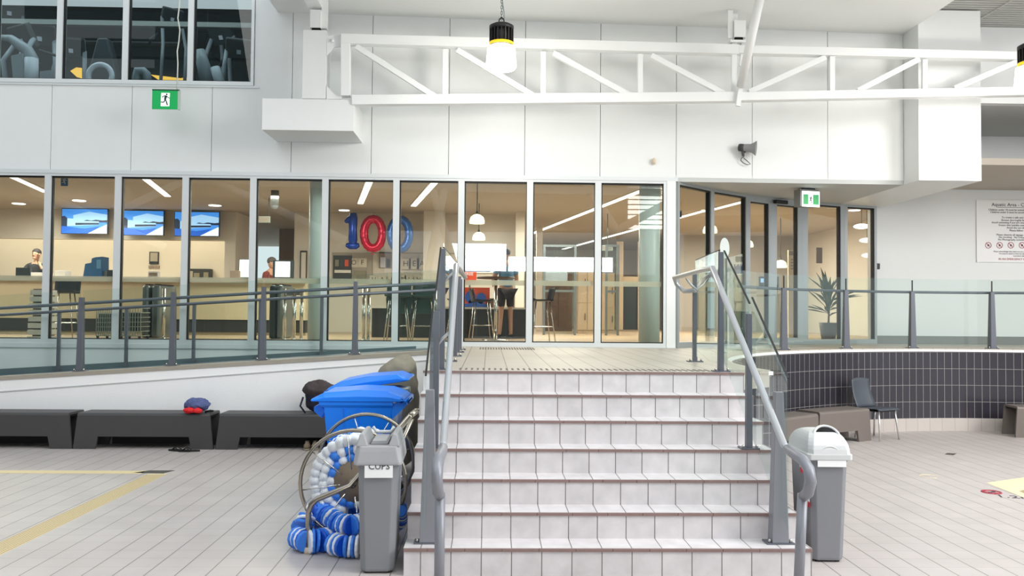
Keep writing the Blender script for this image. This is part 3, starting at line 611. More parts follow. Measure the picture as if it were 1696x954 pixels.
rbx = [PX(u, yb, 600) for u in (-22, 133, 285.5, 435, 587.5)] + [SXL - .06]
bal = thing('ramp_balustrade', 'glass balustrade with blade posts and sloping handrail along the front of the ramp', 'balustrade', ((rbx[0]+rbx[-1])/2, yb, ztop(-4)))
for x in rbx[:-1]:
    po = blade(MB(), x, yb, ztop(x) + .01, .95, .07, .05).build('post', 'post_grey', bal)
    baseplate(po, x, yb, ztop(x) + .001)
for a_, b_ in zip(rbx, rbx[1:]):
    za, zb2 = ztop(a_), ztop(b_); e = .015
    MB().hexa([(a_+e, yb - .006, za + .03), (b_-e, yb - .006, zb2 + .03), (b_-e, yb + .006, zb2 + .03), (a_+e, yb + .006, za + .03)], [(a_+e, yb - .006, za + 1.05), (b_-e, yb - .006, zb2 + 1.05), (b_-e, yb + .006, zb2 + 1.05), (a_+e, yb + .006, za + 1.05)]).build('glass_panel', 'glass_rail', bal)
hr = MB(); hr.tube([(x, yb + .09, ztop(x) + .885) for x in (XLL, -6, -3, SXL - .02)], .021, 10); hr.build('handrail', 'post_grey', bal)
bal2 = thing('ramp_handrail', 'slim posted handrail along the glazing side of the ramp', 'handrail', (-4, YF - .08, ztop(-4)))
for u in (-60, 97, 209, 320.5, 430, 532): 
    x = PX(u, YF - .16, 580); z0 = ztop(x) + .07
    MB().box((x - .02, YF - .18, z0 - .12), (x + .02, YF - .14, ztop(x) + .80)).build('post', 'post_grey', bal2)
hr = MB(); hr.tube([(x, YF - .16, ztop(x) + .82) for x in (XLL, -6, -3, SXL + .0)], .021, 10); hr.build('rail', 'post_grey', bal2)

# ------------------------------------------------------------------ curved balustrade on the landing edge
def arcpt(u, r=.10):
    lo, hi = math.pi + .1, .4
    for _ in range(60):
        mid = (lo + hi)/2; x, y = CXA + (RA + r)*math.cos(mid), CYA + (RA + r)*math.sin(mid)
        d = Vector((x, y, ZL)) - CAM; uu = 848 + F_*d.dot(RGT)/d.dot(DIR)
        if uu < u: lo = mid
        else: hi = mid
    return lo
cb_ = thing('curved_balustrade', 'curved glass balustrade with tapered blade posts above the dark tiled wall', 'balustrade', (6.5, 12.6, ZL))
aus = [arcpt(u) for u in (1298, 1401, 1511, 1643)]; step = aus[2] - aus[3]
aus = [math.pi + .05, ] + aus + [aus[-1] - step]
rr_ = RA + .10
for a in aus[1:]:
    x, y = CXA + rr_*math.cos(a), CYA + rr_*math.sin(a)
    po = blade(MB(), x, y, ZL + .01, .86, .085, .055, .05).build('post', 'post_grey', cb_); baseplate(po, x, y, ZL + .001)
    MB().box((x - .008, y - .012, ZL + .8), (x + .008, y + .0, ZL + 1.04)).build('clamp', 'black_plastic', po)
for a, b in zip(aus, aus[1:]):
    n = 6; g_ = MB(); vs = []
    for i in range(n+1):
        t_ = a + (b - a)*(.012 + .976*i/n)
        for r in (rr_ - .006, rr_ + .006):
            for z in (ZL + .03, ZL + 1.06): vs.append((CXA + r*math.cos(t_), CYA + r*math.sin(t_), z))
    fs = []
    for i in range(n):
        k = 4*i; fs += [(k, k+1, k+5, k+4), (k+2, k+6, k+7, k+3), (k+1, k+3, k+7, k+5), (k, k+4, k+6, k+2)]
    fs += [(0, 2, 3, 1), (4*n, 4*n+1, 4*n+3, 4*n+2)]
    g_.add(vs, fs).build('glass_panel', 'glass_rail', cb_)
hr = MB(); hr.tube([(CXA + (rr_ + .08)*math.cos(aus[1] + .25 + (aus[-1] - aus[1] - .25)*i/24), CYA + (rr_ + .08)*math.sin(aus[1] + .25 + (aus[-1] - aus[1] - .25)*i/24), ZL + .86) for i in range(25)], .02, 10); hr.build('handrail', 'post_grey', cb_)

# ------------------------------------------------------------------ stair balustrades and handrails
def stairside(side):
    X = 1.995 if side > 0 else -.395
    nm = 'right' if side > 0 else 'left'
    o = thing('stair_balustrade', 'stepped glass stair balustrade with grey posts, %s' % ('beside the right hand steps' if side > 0 else 'beside the blue bins, left of the steps'), 'balustrade', (X, 6.4, ZS[3]), group='glass balustrades flanking the staircase')
    ys = [(5.76, ZS[0], .115, .055, .05), (6.42, ZS[3], .045, .04, .03), (7.2, ZL, .045, .04, .03)]
    for i, (y, z, wb, wt, d) in enumerate(ys):
        po = blade(MB(), X, y, z + .01, 1.02, wb, wt, d).build('post', 'blade_grey' if i == 0 else 'post_grey', o, bevel=.003); baseplate(po, X - .0, y, z + .001, .19 if i == 0 else .14, .11)
    xe = 2.13 if side > 0 else -.36
    back = [(8.66, xe)] if side > 0 else [(8.4, -.385), (9.4, -.37), (10.3, -.37), (11.0, -.37)]
    for y, x in back:
        po = MB().box((x - .02, y - .03, ZL + .01), (x + .02, y + .03, ZL + .92)).build('post', 'post_grey', o); baseplate(po, x, y, ZL + .001, .15, .12)
    def pan(p0, p1, x0, x1):   # (y, zlow, zhigh)
        t = .006; g = MB(); a = [(x0 - t, p0[0], p0[1]), (x0 + t, p0[0], p0[1]), (x1 + t, p1[0], p1[1]), (x1 - t, p1[0], p1[1])]; b = [(x0 - t, p0[0], p0[2]), (x0 + t, p0[0], p0[2]), (x1 + t, p1[0], p1[2]), (x1 - t, p1[0], p1[2])]
        pn = g.hexa(a, b).build('glass_panel', 'glass_rail', o)
        MB().bar(Vector((x0, p0[0], p0[2] + .003)), Vector((x1, p1[0], p1[2] + .003)), .013, .008).build('panel_edge', 'gasket', pn)
    xo = X + side*.02
    pan((5.62, ZS[0] + .12, 1.31), (6.40, ZS[3] + .1, 1.31 + .78*.712), xo, xo)
    pan((6.46, ZS[3] + .14, 1.82), (7.17, ZL + .1, 1.82 + .71*.65), xo, xo)
    if side > 0: pan((7.24, ZL + .06, 2.29), (8.62, ZL + .06, 2.29), X + .0, xe)
    else: pan((7.24, ZL + .06, 2.29), (11.0, ZL + .06, 2.29), X + .0, -.37)
    # handrail
    h = thing('stair_handrail', 'silver tubular stair handrail curving down to the floor, %s' % ('in front of the right hand bin' if side > 0 else 'between the left bin and the steps'), 'handrail', ((1.90 if side > 0 else -.29), 5, 0), group='handrails of the staircase')
    XH = 1.90 if side > 0 else -.28; s_ = 1
    pts = []
    if side > 0:
        for t in [i*math.pi/8 for i in range(9)]: pts.append((2.06 - .10*math.cos(t) - .06 , 9.02 + .16*math.sin(t), 2.08 - .0 - .10*math.cos(t) + .04))
        pts = [(2.12, 8.6, 1.98), (2.10, 9.0, 1.98), (2.05, 9.15, 2.06), (2.0, 9.05, 2.13)]
    else: pts = [(-.27, 9.6, 2.13)]
    pts += [(XH + (.04 if side > 0 else 0), 7.6, 2.14), (XH, 7.12, 2.13)]
    ye, ze = 5.38, .905
    pts += [(XH, 7.12 - (7.12 - ye)*k/6, 2.13 - (2.13 - ze)*k/6) for k in range(1, 7)]
    hb = MB(); hb.tube(pts + [(XH, 5.30, .885)], .024, 14); hb.build('rail', 'rail_silver', h)
    lp = [(XH, 5.32, .888), (XH, 5.2, .875), (XH + .01*side, 5.08, .86), (XH + .015*side, 5.0, .82), (XH + .015*side, 4.97, .75), (XH + .01*side, 5.0, .68), (XH, 5.06, .64)]
    hb = MB(); hb.tube(lp, [.03, .032, .034, .035, .035, .034, .03], 14); hb.build('end_bend', 'blade_grey', h)
    hb = MB(); hb.tube([(XH, 5.06, .66), (XH - .03*(side > 0), 5.06, 0)], .031, 14); hb.build('post', 'blade_grey', h)
    MB().lathe([(.06, 0), (.06, .008), (.03, .012)], (XH - .03*(side > 0), 5.06, 0), 20).build('floor_flange', 'blade_grey', h)
    for y, z in ((6.42, 1.60), (7.2, 2.1)) + (((8.5, 2.1),) if side > 0 else ()):
        MB().tube([(X + (.0 if y < 8 else .12), y, z - .12), (X - side*.05 + (.0 if y < 8 else .1), y, z - .06), (XH + (0 if y < 8 else .1), y, z - .0)], .011, 8).build('bracket', 'rail_silver', h)
stairside(1); stairside(-1)

# ------------------------------------------------------------------ litter bins
def bin_(x, y, rz, label, kind):
    o = thing('litter_bin', label, 'bin', (x, y, 0), rz, 'grey litter bins at the foot of the staircase')
    def ring(w, d, z, c=.035): return [(-w/2 + c, -d/2, z), (w/2 - c, -d/2, z), (w/2, -d/2 + c, z), (w/2, d/2 - c, z), (w/2 - c, d/2, z), (-w/2 + c, d/2, z), (-w/2, d/2 - c, z), (-w/2, -d/2 + c, z)]
    def loft(mb, rings, mi=0, cap=True):
        vs = [v for r in rings for v in r]; n = len(rings[0]); fs = []
        for i in range(len(rings) - 1): fs += [(i*n+k, i*n+(k+1) % n, (i+1)*n+(k+1) % n, (i+1)*n+k) for k in range(n)]
        if cap: fs += [tuple(range(n))[::-1], tuple(range((len(rings)-1)*n, len(rings)*n))]
        return mb.add(vs, fs, mi)
    b = MB(); loft(b, [ring(.215, .40, .012), ring(.225, .41, .03), ring(.265, .46, .70), ring(.275, .475, .71), ring(.275, .475, .735)])
    b.build('body', 'bin_grey', o, local=True, bevel=.006)
    f = MB()
    for sx in (-1, 1):
        for sy in (-1, 1): f.box((sx*.07 - .012, sy*.17 - .012, 0), (sx*.07 + .012, sy*.17 + .012, .014))
    f.build('foot', 'rubber_black', o, local=True)
    f = MB(); f.prism([(-.075, .03), (.075, .03), (.085, .68), (-.085, .68)], -.212, -.20, axis='y')
    # lid
    l = MB(); w, d = .31, .50; z0 = .72
    if kind == 'notch':
        loft(l, [ring(w + .01, d, z0, .02), ring(w + .01, d, z0 + .02, .02), ring(w - .005, d - .02, z0 + .09, .03), ring(w - .02, d - .04, z0 + .125, .03)])
        for sx in (-1, 1):
            A = [(sx*.145, -.225, z0 + .12), (sx*.065, -.225, z0 + .12), (sx*.065, .2, z0 + .12), (sx*.145, .2, z0 + .12)]; B = [(sx*.125, -.2, z0 + .20), (sx*.095, -.2, z0 + .205), (sx*.095, .18, z0 + .205), (sx*.125, .18, z0 + .20)]
            l.hexa(A, B)
        mt_ = 'lid_grey'
    else:
        prof = [(0, 0)]
        rings = []
        for i in range(9):
            t = math.pi/2*i/8; rings.append(ring((w - .01)*max(.3, math.cos(t*.72)), (d - .01)*max(.32, math.cos(t*.86)), z0 + .045 + .145*math.sin(t), .03))
        loft(l, [ring(w + .01, d, z0, .02), ring(w + .01, d, z0 + .04, .02)] + rings); mt_ = 'lid_pale'
    lid = l.build('lid', mt_, o, local=True, bevel=.008)
    e = MB(); pts = [(.062*math.cos(t), -d/2 - .0, z0 + .045 + .05*math.sin(t)) for t in [i*math.pi/10 for i in range(11)]]; e.tube([(x_, y_ + .004 + (z_ - z0 - .02)*.16, z_) for x_, y_, z_ in pts], .005, 6); e.build('embossed_arch', mt_, lid, local=True)
    if kind == 'notch':
        h = MB(); h.prism([(-.058, z0 + .128), (.058, z0 + .128), (.045, z0 + .15), (-.045, z0 + .15)], -.16, .16, axis='y'); h.build('flap', mt_, o, local=True)
        h = MB(); h.box((-.062, -.15, z0 + .126), (.062, .18, z0 + .130)); h.build('opening', 'black_hole', o, local=True)
        MB().tube([(-.075, .17, z0 + .2), (-.05, .17, z0 + .165), (.05, .17, z0 + .165), (.075, .17, z0 + .2)], .012, 8).build('rear_rim', 'lid_pale', o, local=True)
    else:
        h = MB(); M = Matrix.Translation((0.012, -.142, z0 + .150)) @ Matrix.Rotation(R(47), 4, 'X')
        h.lathe([(.088, -.03), (.088, .006)], n=24, M=M); h.build('opening', 'black_hole', o, local=True)
        h = MB(); h.tube([M @ Vector((.09*math.cos(t), .09*math.sin(t), .006)) for t in [i*math.pi/10 for i in range(20)]], .010, 8, closed=True); h.build('opening_rim', mt_, o, local=True)
    pz = z0 - .03
    pp = MB(); pp.box((-.085 if kind == 'notch' else -.09, -.246, pz - (.05 if kind == 'notch' else .015)), (.10 if kind == 'notch' else .11, -.243, pz + .03), M=Matrix.Rotation(R(0), 4, 'Z')); pp.build('paper_note', 'paper', o, local=True)
    if kind == 'notch': text('CUPS', .06, (0.01, -.2475, pz + .024), 'ink', o, local=True)
    else:
        s = MB(); s.box((-.139, -.16, .60), (-.1365, -.02, .675)); s.build('red_sticker', 'sticker_red', o, local=True)
        text('Rubbermaid', .03, (-.141, -.09, .645), 'paper', o, rot=(R(90), 0, R(-90)), local=True)
        s = MB(); s.box((-.134, -.20, .42), (-.1315, -.12, .58), 0); s.build('care_label', 'paper', o, local=True)
        s = MB(); s.box((-.1325, -.20, .38), (-.130, -.12, .42)); s.build('care_label_band', 'sticker_red', o, local=True)
    return o
gL = G(622, 951, 0); gR = G(1370, 932, 0)
bin_(gL.x, gL.y + .21, R(2), 'tall slim grey bin left of the stairs with a taped CUPS note', 'notch')
bin_(gR.x + .02, gR.y + .21, R(-2), 'tall grey bin right of the stairs with domed pale lid', 'dome')

# ------------------------------------------------------------------ blue wheelie bins
def wheelie(x, y, flip, label, lid_open):
    o = thing('wheelie_bin', label, 'bin', (x, y, 0), 0 if not flip else math.pi, 'blue wheelie bins left of the staircase')
    def ring(x0, x1, w, z): return [(x0, -w/2, z), (x1, -w/2, z), (x1, w/2, z), (x0, w/2, z)]
    b = MB()
    rs_ = [ring(-.22, .24, .42, .04), ring(-.235, .26, .45, .25), ring(-.30, .29, .55, .90), ring(-.34, .30, .58, .925), ring(-.34, .30, .58, .96)]
    vs = [v for r in rs_ for v in r]; fs = []
    for i in range(4): fs += [(i*4+k, i*4+(k+1) % 4, (i+1)*4+(k+1) % 4, (i+1)*4+k) for k in range(4)]
    fs += [(3, 2, 1, 0), (16, 17, 18, 19)]
    b.add(vs, fs)
    for xx in (-.12, .0): b.hexa([(xx - .006, -.262, .70), (xx + .006, -.262, .70), (xx + .006, -.25, .70), (xx - .006, -.25, .70)], [(xx - .006, -.285, .90), (xx + .006, -.285, .90), (xx + .006, -.26, .90), (xx - .006, -.26, .90)])
    b.prism([(-.34, .925), (-.40, .90), (-.40, .86), (-.33, .80), (-.30, .86)], -.2, .2, axis='y')
    b.build('body', 'bin_blue', o, local=True, bevel=.01)
    h = MB(); h.prism([(.28, .93), (.41, .97), (.42, .93), (.29, .80)], -.27, -.245, axis='y'); h.build('hinge_bracket', 'bin_blue', o, local=True); h = MB(); h.prism([(.28, .93), (.41, .97), (.42, .93), (.29, .80)], .245, .27, axis='y'); h.build('hinge_bracket', 'bin_blue', o, local=True)
    h = MB(); h.tube([(.40, -.29, .955), (.40, .29, .955)], .016, 10); h.build('handle', 'bin_blue', o, local=True)
    for sy in (-1, 1):
        MB().lathe([(.02, -.012), (.02, .012)], (.37, sy*.285, .965), 12, M=Matrix.Rotation(R(90), 4, 'X')).build('hinge_pin', 'bin_blue_dark', o, local=True)
        w_ = MB(); w_.lathe([(.02, -.03), (.095, -.028), (.10, -.02), (.10, .02), (.095, .028), (.02, .03)], (.25, sy*.24, .10), 24, M=Matrix.Rotation(R(90), 4, 'X')); w_.build('wheel', 'rubber_black', o, local=True)
    M = Matrix.Translation((.37, 0, .975)) @ Matrix.Rotation(lid_open, 4, 'Y') @ Matrix.Translation((-.37, 0, -.975))
    l = MB(); pr = [(-.40, .955), (-.41, .975), (-.36, .995), (-.30, 1.03), (.0, 1.055), (.25, 1.045), (.37, 1.0), (.40, .975), (.36, .955)]
    n = len(pr); vs = []
    for w_ in (.30, .27, -.27, -.30):
        for (px_, pz_) in pr: vs.append(M @ Vector((px_ if abs(w_) > .28 else px_, w_, pz_ if abs(w_) < .28 else .955 + (pz_ - .955)*.45)))
    fs = []
    for j in range(3): fs += [(j*n+k, j*n+(k+1) % n, (j+1)*n+(k+1) % n, (j+1)*n+k) for k in range(n)]
    fs += [tuple(range(n)), tuple(range(3*n, 4*n))[::-1]]
    l.add(vs, fs); l.build('lid', 'bin_blue', o, local=True, bevel=.006)
    return o
gB = G(595, 848, 0); 
wheelie(gB.x - .015, gB.y + .25, False, 'front blue wheelie bin with closed lid behind the wheeled reel', 0)
wheelie(gB.x - .05, gB.y + 1.02, True, 'rear blue wheelie bin with lid propped open over clear bottles', R(9))
xb_, yb_ = gB.x - .05, gB.y + 1.02
for i in range(7):
    x = xb_ - .26 + .1*i + random.uniform(-.02, .02); k = MB(); k.lathe([(.03, -.08), (.033, -.02), (.033, .05), (.012, .08), (.012, .1)], (x, yb_ - .22 + .05*(i % 3), .985), 12, M=Matrix.Rotation(R(90), 4, 'Y') @ Matrix.Rotation(R(30*i), 4, 'X'))
    k.build('plastic_bottle', 'wire_pale', label='clear plastic bottle heaped in the open blue bin', cat='bottle', group='clear bottles in the open blue bin')

# ------------------------------------------------------------------ covered object (tarp)
yt = 8.95; s0 = P(657, 600, yt)
tp = MB(); pts = []
def rg(cx, w, d, z, n=20, amp=.03, ph=0):
    r = []
    for i in range(n):
        a = 2*math.pi*i/n; q = max(abs(math.cos(a)), abs(math.sin(a))); k = (1/q)**.75
        r.append((cx + w*math.cos(a)*k*(1 + amp*math.sin(5*a + ph)), yt + .35 + d*math.sin(a)*k*(1 + amp*math.cos(7*a + ph)), z))
    return r
xt = lambda u, v=620: P(u, v, yt).x
zt = lambda v: P(657, v, yt).z
rings = [rg((xt(618)+xt(680))/2 + .03, .22, .26, 0.02, amp=.05), rg((xt(618)+xt(690))/2, .225, .27, .5, amp=.05, ph=1), rg((xt(618)+xt(688))/2, .225, .27, zt(660), amp=.04, ph=2), rg((xt(618)+xt(684))/2, .215, .25, zt(618), amp=.03, ph=2), rg((xt(625)+xt(690))/2, .15, .2, zt(606), amp=.04, ph=1), rg(xt(664), .085, .1, zt(593), amp=.05), rg(xt(667), .03, .03, zt(587), amp=.0)]
vs = [v for r in rings for v in r]; n = 20; fs = []
for i in range(len(rings)-1): fs += [(i*n+k, i*n+(k+1) % n, (i+1)*n+(k+1) % n, (i+1)*n+k) for k in range(n)]
fs += [tuple(range(n))[::-1], tuple(range((len(rings)-1)*n, len(rings)*n))]
tp.add(vs, fs, 0, True); to = tp.build('covered_trolley', 'tarp', label='tall object under a grey brown tarpaulin behind the blue bins', cat='covered trolley')
md = to.modifiers.new('sub', 'SUBSURF'); md.levels = 2; md.render_levels = 2
tx = bpy.data.textures.new('folds', 'CLOUDS'); tx.noise_scale = .16; dm = to.modifiers.new('folds', 'DISPLACE'); dm.texture = tx; dm.strength = .07; dm.mid_level = .5; dm.texture_coords = 'GLOBAL'
sm_ = MB(); sm_.tube([P(u, v, yt - .03) for u, v in ((622, 618), (640, 617), (660, 617), (681, 617))], .009, 6); sm_.build('seam', 'tarp_seam', to)

# ------------------------------------------------------------------ lane rope reel
ru = G(510, 916, 0); XF, YFf = ru.x, ru.y
reel = thing('rope_reel', 'stainless steel lane rope reel with two spoked hoops beside the left bin', 'rope reel', (-.95, 6.5, 0))
ya, yc = YFf + .16, YFf + .80
ca = P(585, 800, ya); cc_ = P(607, 764, yc); ra, rc = 86/1395*ya, 77/1395*yc
for (c, r, y) in ((ca, ra, ya), (cc_, rc, yc)):
    h = MB(); h.tube([(c.x + r*math.cos(t), y, c.z + r*math.sin(t)) for t in [i*2*math.pi/48 for i in range(48)]], .015, 10, closed=True); hp_ = h.build('hoop', 'steel_brushed', reel)
    for k in range(8):
        t = R(45*k + 8 + (8 if y == yc else 0)); q = Vector((math.cos(t), 0, math.sin(t)))
        MB().tube([Vector((c.x, y, c.z)) + q*.10, Vector((c.x, y, c.z)) + q*(r - .005)], .0055, 6).build('spoke', 'chrome', hp_)
MB().lathe([(.155, 0), (.155, .02)], (ca.x, ya + .05, ca.z), 32, M=Matrix.Rotation(R(-90), 4, 'X')).build('hub_disc', 'hessian', reel)
MB().tube([(ca.x, ya - .06, ca.z), (cc_.x, yc + .06, cc_.z)], .03, 14).build('axle', 'steel_brushed', reel)
def fr(yy, dx):
    p = [Vector((XF + dx, yy, .035)), Vector((XF + dx, yy, .29)), Vector((XF + dx + .02, yy, .345)), Vector((XF + dx + .06, yy, .385)), Vector((ca.x + dx*.3, yy, ca.z + .01))]
    top = P(686, 681, yy + .25); p += [p[-1].lerp(top, .5), Vector((top.x, yy + .0, top.z))]
    return p
fa = fr(YFf, 0); fb = fr(YFf + .98, .02)
MB().tube(fa, .021, 12).build('frame', 'steel_brushed', reel); MB().tube(fb, .021, 12).build('frame', 'steel_brushed', reel)
MB().tube([fa[-1], fa[-1] + Vector((.03, .1, .02)), fb[-1] + Vector((.03, -.1, .02)), fb[-1]], .021, 12).build('push_bar', 'steel_brushed', reel)
for p_ in (fa[0], fb[0]): MB().lathe([(.03, -.035), (.032, -.01), (.024, .01)], p_, 14).build('rubber_foot', 'beige_plastic', reel)
gx_ = G(655, 905, 0); cs = MB(); cs.lathe([(.01, -.018), (.05, -.016), (.05, .016), (.01, .018)], (gx_.x - .02, 6.35, .052), 20, M=Matrix.Rotation(R(78), 4, 'X')); cs.build('castor', 'beige_plastic', reel)
MB().bar((gx_.x - .02, 6.35, .09), (ca.x + .2, 6.35, .16), .03, .03).build('castor_fork', 'steel_brushed', reel)
MB().tube([(gx_.x - .02, 6.35, .11), (ca.x + .28, 6.4, .62), (ca.x + .42, 6.4, .93)], .016, 8).build('strut', 'steel_brushed', reel)
# beads wound on the drum
def discs(mb, path, r, t, cols, gap=1.25, wob=.0):
    L = 0; i = 0; path = [Vector(p) for p in path]
    cum = [0]
    for a, b in zip(path, path[1:]): cum.append(cum[-1] + (b - a).length)
    s = 0
    while s < cum[-1]:
        j = max(k for k in range(len(cum)) if cum[k] <= s); j = min(j, len(path) - 2)
        p = path[j].lerp(path[j+1], (s - cum[j])/max(1e-6, cum[j+1] - cum[j])); d = (path[j+1] - path[j]).normalized()
        d = (d + Vector((random.uniform(-wob, wob), random.uniform(-wob, wob), random.uniform(-wob, wob)))).normalized()
        M = d.to_track_quat('Z', 'X').to_matrix().to_4x4() @ Matrix.Rotation(random.random(), 4, 'Z')
        c = cols(i)
        n = 12; rr = r*random.uniform(.93, 1.05)
        mb.lathe([(rr*.45, -t/2), (rr*.9, -t/2), (rr, -t*.25), (rr, t*.25), (rr*.9, t/2), (rr*.45, t/2)], p, n, c, M=M, smooth=False, cap=True)
        s += t*gap; i += 1
dr = MB()
for ring_, rad in enumerate((.30, .235, .17)):
    for lay in range(6):
        yy = ya + .09 + lay*.085; N = int(2*math.pi*rad/.058)
        for k in range(N):
            t = 2*math.pi*(k + .5*(lay % 2))/N
            if ring_ == 0 and not (R(65) < t < R(205)): continue
            if ring_ == 1 and not (R(45) < t < R(250)): continue
            dr.ball((ca.x + (cc_.x - ca.x)*lay/6 + rad*math.cos(t), yy, ca.z + rad*math.sin(t)), (.046*random.uniform(.85, 1.1), .05, .046*random.uniform(.85, 1.1)), 10, 0 if random.random() < (.85 if ring_ < 2 else .3) else 1)
dr.build('wound_lane_rope', ['bead_white', 'bead_blue'], label='lane rope of white floats wound on the steel reel', cat='lane rope')
def colf(i): return (0, 1, 0, 1, 2)[i % 5] if random.random() < .85 else 0
yp = YFf + .12
def fl(u, v, z=.075): g = G(u, v, z); return (g.x, g.y, z)
for lbl, path, r, wob in (
  ('blue and white lane rope coil on the floor left of the reel foot', [fl(494, 890, .085), fl(510, 897, .085), fl(530, 895, .085), fl(548, 889, .085), fl(575, 884, .085)], .085, .12),
  ('blue and white lane rope coil on the floor under the steel reel', [fl(552, 900, .08), fl(570, 905, .08), fl(596, 905, .08)], .08, .12),
  ('blue lane rope heaped on the floor behind the reel hoop', [fl(498, 874, .10), fl(515, 862, .12), fl(535, 856, .12), fl(556, 852, .12), fl(580, 850, .12), fl(600, 846, .1), fl(640, 842, .1), fl(664, 846, .1)], .075, .2),
  ('upper blue lane rope loop heaped behind the coils', [fl(505, 866, .18), fl(512, 850, .24), fl(530, 846, .25), fl(550, 858, .22), fl(562, 866, .2), fl(582, 870, .2), fl(600, 866, .2)], .075, .25),
  ('blue lane rope end between the slim bin and the steps', [fl(656, 872, .1), fl(664, 866, .14), fl(667, 856, .2), fl(664, 846, .28)], .045, .2)):
    mb = MB(); discs(mb, path, r, .024, colf, 1.1, wob); mb.build('lane_rope', ['bead_blue', 'bead_white', 'bead_navy'], label=lbl, cat='lane rope', group='lane ropes on the floor')

# ------------------------------------------------------------------ benches
def bench(L, flare=.05):
    o = thing('bench', '-', 'bench', (0, 0, 0)); D, Ht, t, zs = .40, .445, .03, .155
    def X(z, s): return s*(L/2 + flare*(1 - z/Ht))
    sh_ = MB()
    r = .03
    for (y0, y1, z0, z1) in ((-D/2, -D/2 + t, zs, Ht - r), (D/2 - t, D/2, zs, Ht - r)):
        sh_.hexa([(X(z0, -1), y0, z0), (X(z0, 1), y0, z0), (X(z0, 1), y1, z0), (X(z0, -1), y1, z0)], [(X(z1, -1), y0, z1), (X(z1, 1), y0, z1), (X(z1, 1), y1, z1), (X(z1, -1), y1, z1)])
    prof = [(-D/2, Ht - r), (-D/2 + r*.3, Ht - r*.3), (-D/2 + r, Ht), (D/2 - r, Ht), (D/2 - r*.3, Ht - r*.3), (D/2, Ht - r), (D/2 - t, Ht - r), (-D/2 + t, Ht - r)]
    sh_.prism(prof, -L/2 - flare*.05, L/2 + flare*.05, axis='x')
    sh_.build('shell', 'bench_dark', o, local=True)
    for s in (-1, 1):
        for (y0, y1) in ((-D/2, -D/2 + t), (D/2 - t, D/2)):
            lg_ = MB(); xi = s*(L/2 - .25)
            A = [(X(0, s), y0, 0), (xi + s*.03, y0, 0), (xi + s*.03, y1, 0), (X(0, s), y1, 0)]; B = [(X(zs, s), y0, zs), (xi, y0, zs), (xi, y1, zs), (X(zs, s), y1, zs)]
            lg_.hexa(A, B); lg_.build('leg', 'bench_dark', o, local=True)
    MB().box((-L/2 + .02, -D/2 + t, Ht - .06), (L/2 - .02, D/2 - t, Ht - .035)).build('inner_shade', 'bench_shade', o, local=True)  # dark sheet that puts shade into the hollow under the seat
    MB().box((-L/2 + .3, .1, .02), (L/2 - .3, .12, .38)).build('back_shade', 'bench_shade', o, local=True)  # second dark sheet, shade between the legs put in as colour
    return o
bp_ = bench(1.62); used = False
yb0 = 10.63 + .2
BG = 'charcoal benches against the walls'
bx2 = (PX(134, 10.63, 700) + PX(341, 10.63, 700))/2; 
for x, lb in ((bx2, 'charcoal bench with a blue and red bundle on it'), (PX(0, 10.63, 700) - (PX(207, 10.63, 700) - PX(101, 10.63, 700))*.0 - .72 + PX(101, 10.63, 700) - PX(0, 10.63, 700), 'charcoal bench cut by the left edge of the picture'), (PX(364, 10.63, 700) + .81, 'charcoal bench with a dark backpack, partly behind the blue bins')):
    place(bp_, used, (x, yb0, 0), 0, lb, BG); used = True
def recolor(o, m_):
    for c in o.children:
        if c.data and c.data.materials[0].name == 'bench_dark': c.data = c.data.copy(); c.data.materials[0] = MATS[m_]
b4 = bench(1.0, .03); recolor(b4, 'bench_brown'); g = G(1385, 733, 0); b4.location = (g.x + .01, g.y + .12, 0); b4.rotation_euler = (0, 0, R(28)); b4['label'] = 'brown grey bench before the dark tiles, beside the charcoal chair'; b4['group'] = BG
b5 = copy_tree(b4); b5.location = (g.x - .95, g.y - .62, 0); b5.rotation_euler = (0, 0, R(38)); b5['label'] = 'brown grey bench half hidden behind the domed bin'
g = G(1684, 723, 0); b6 = copy_tree(b4); b6.location = (g.x + .46, g.y + .03, 0); b6.rotation_euler = (0, 0, R(-6)); b6['label'] = 'brown grey bench cut by the right edge of the picture'

# ------------------------------------------------------------------ charcoal chair
g = G(1452, 731, 0); ch = thing('plastic_chair', 'charcoal plastic shell chair with silver legs beside the brown grey bench', 'chair', (g.x + .13, g.y + .27, 0), R(28))
def sheet(mb, rows, t, mi=0):
    nr, nc = len(rows), len(rows[0]); vs = [Vector(p) for r in rows for p in r]
    nrm = []
    for i in range(nr):
        for j in range(nc):
            a = Vector(rows[min(i+1, nr-1)][j]) - Vector(rows[max(i-1, 0)][j]); b = Vector(rows[i][min(j+1, nc-1)]) - Vector(rows[i][max(j-1, 0)]); nrm.append(a.cross(b).normalized()*t)
    vs2 = [v + n for v, n in zip(vs, nrm)]; N = nr*nc; fs = []
    for i in range(nr-1):
        for j in range(nc-1):
            k = i*nc + j; fs += [(k, k+1, k+nc+1, k+nc), (N+k, N+k+nc, N+k+nc+1, N+k+1)]
    for i in range(nr-1): fs += [(i*nc, (i+1)*nc, N+(i+1)*nc, N+i*nc), (i*nc+nc-1, N+i*nc+nc-1, N+(i+1)*nc+nc-1, (i+1)*nc+nc-1)]
    for j in range(nc-1): fs += [(j, N+j, N+j+1, j+1), ((nr-1)*nc+j, (nr-1)*nc+j+1, N+(nr-1)*nc+j+1, N+(nr-1)*nc+j)]
    return mb.add(vs + vs2, fs, mi, True)
rows = []
for i in range(9):
    s = i/8; y = -.21 + .42*s; rows.append([(x, y, .435 - .012*math.cos(x*7)*math.sin(s*3) - .02*s + (.0 if s > .1 else -.02)) for x in [(-.215 + .43*j/8)*(1 - .05*s) for j in range(9)]])
sheet(MB(), rows, -.012).build('seat', 'chair_charcoal', ch, local=True)
rows = []
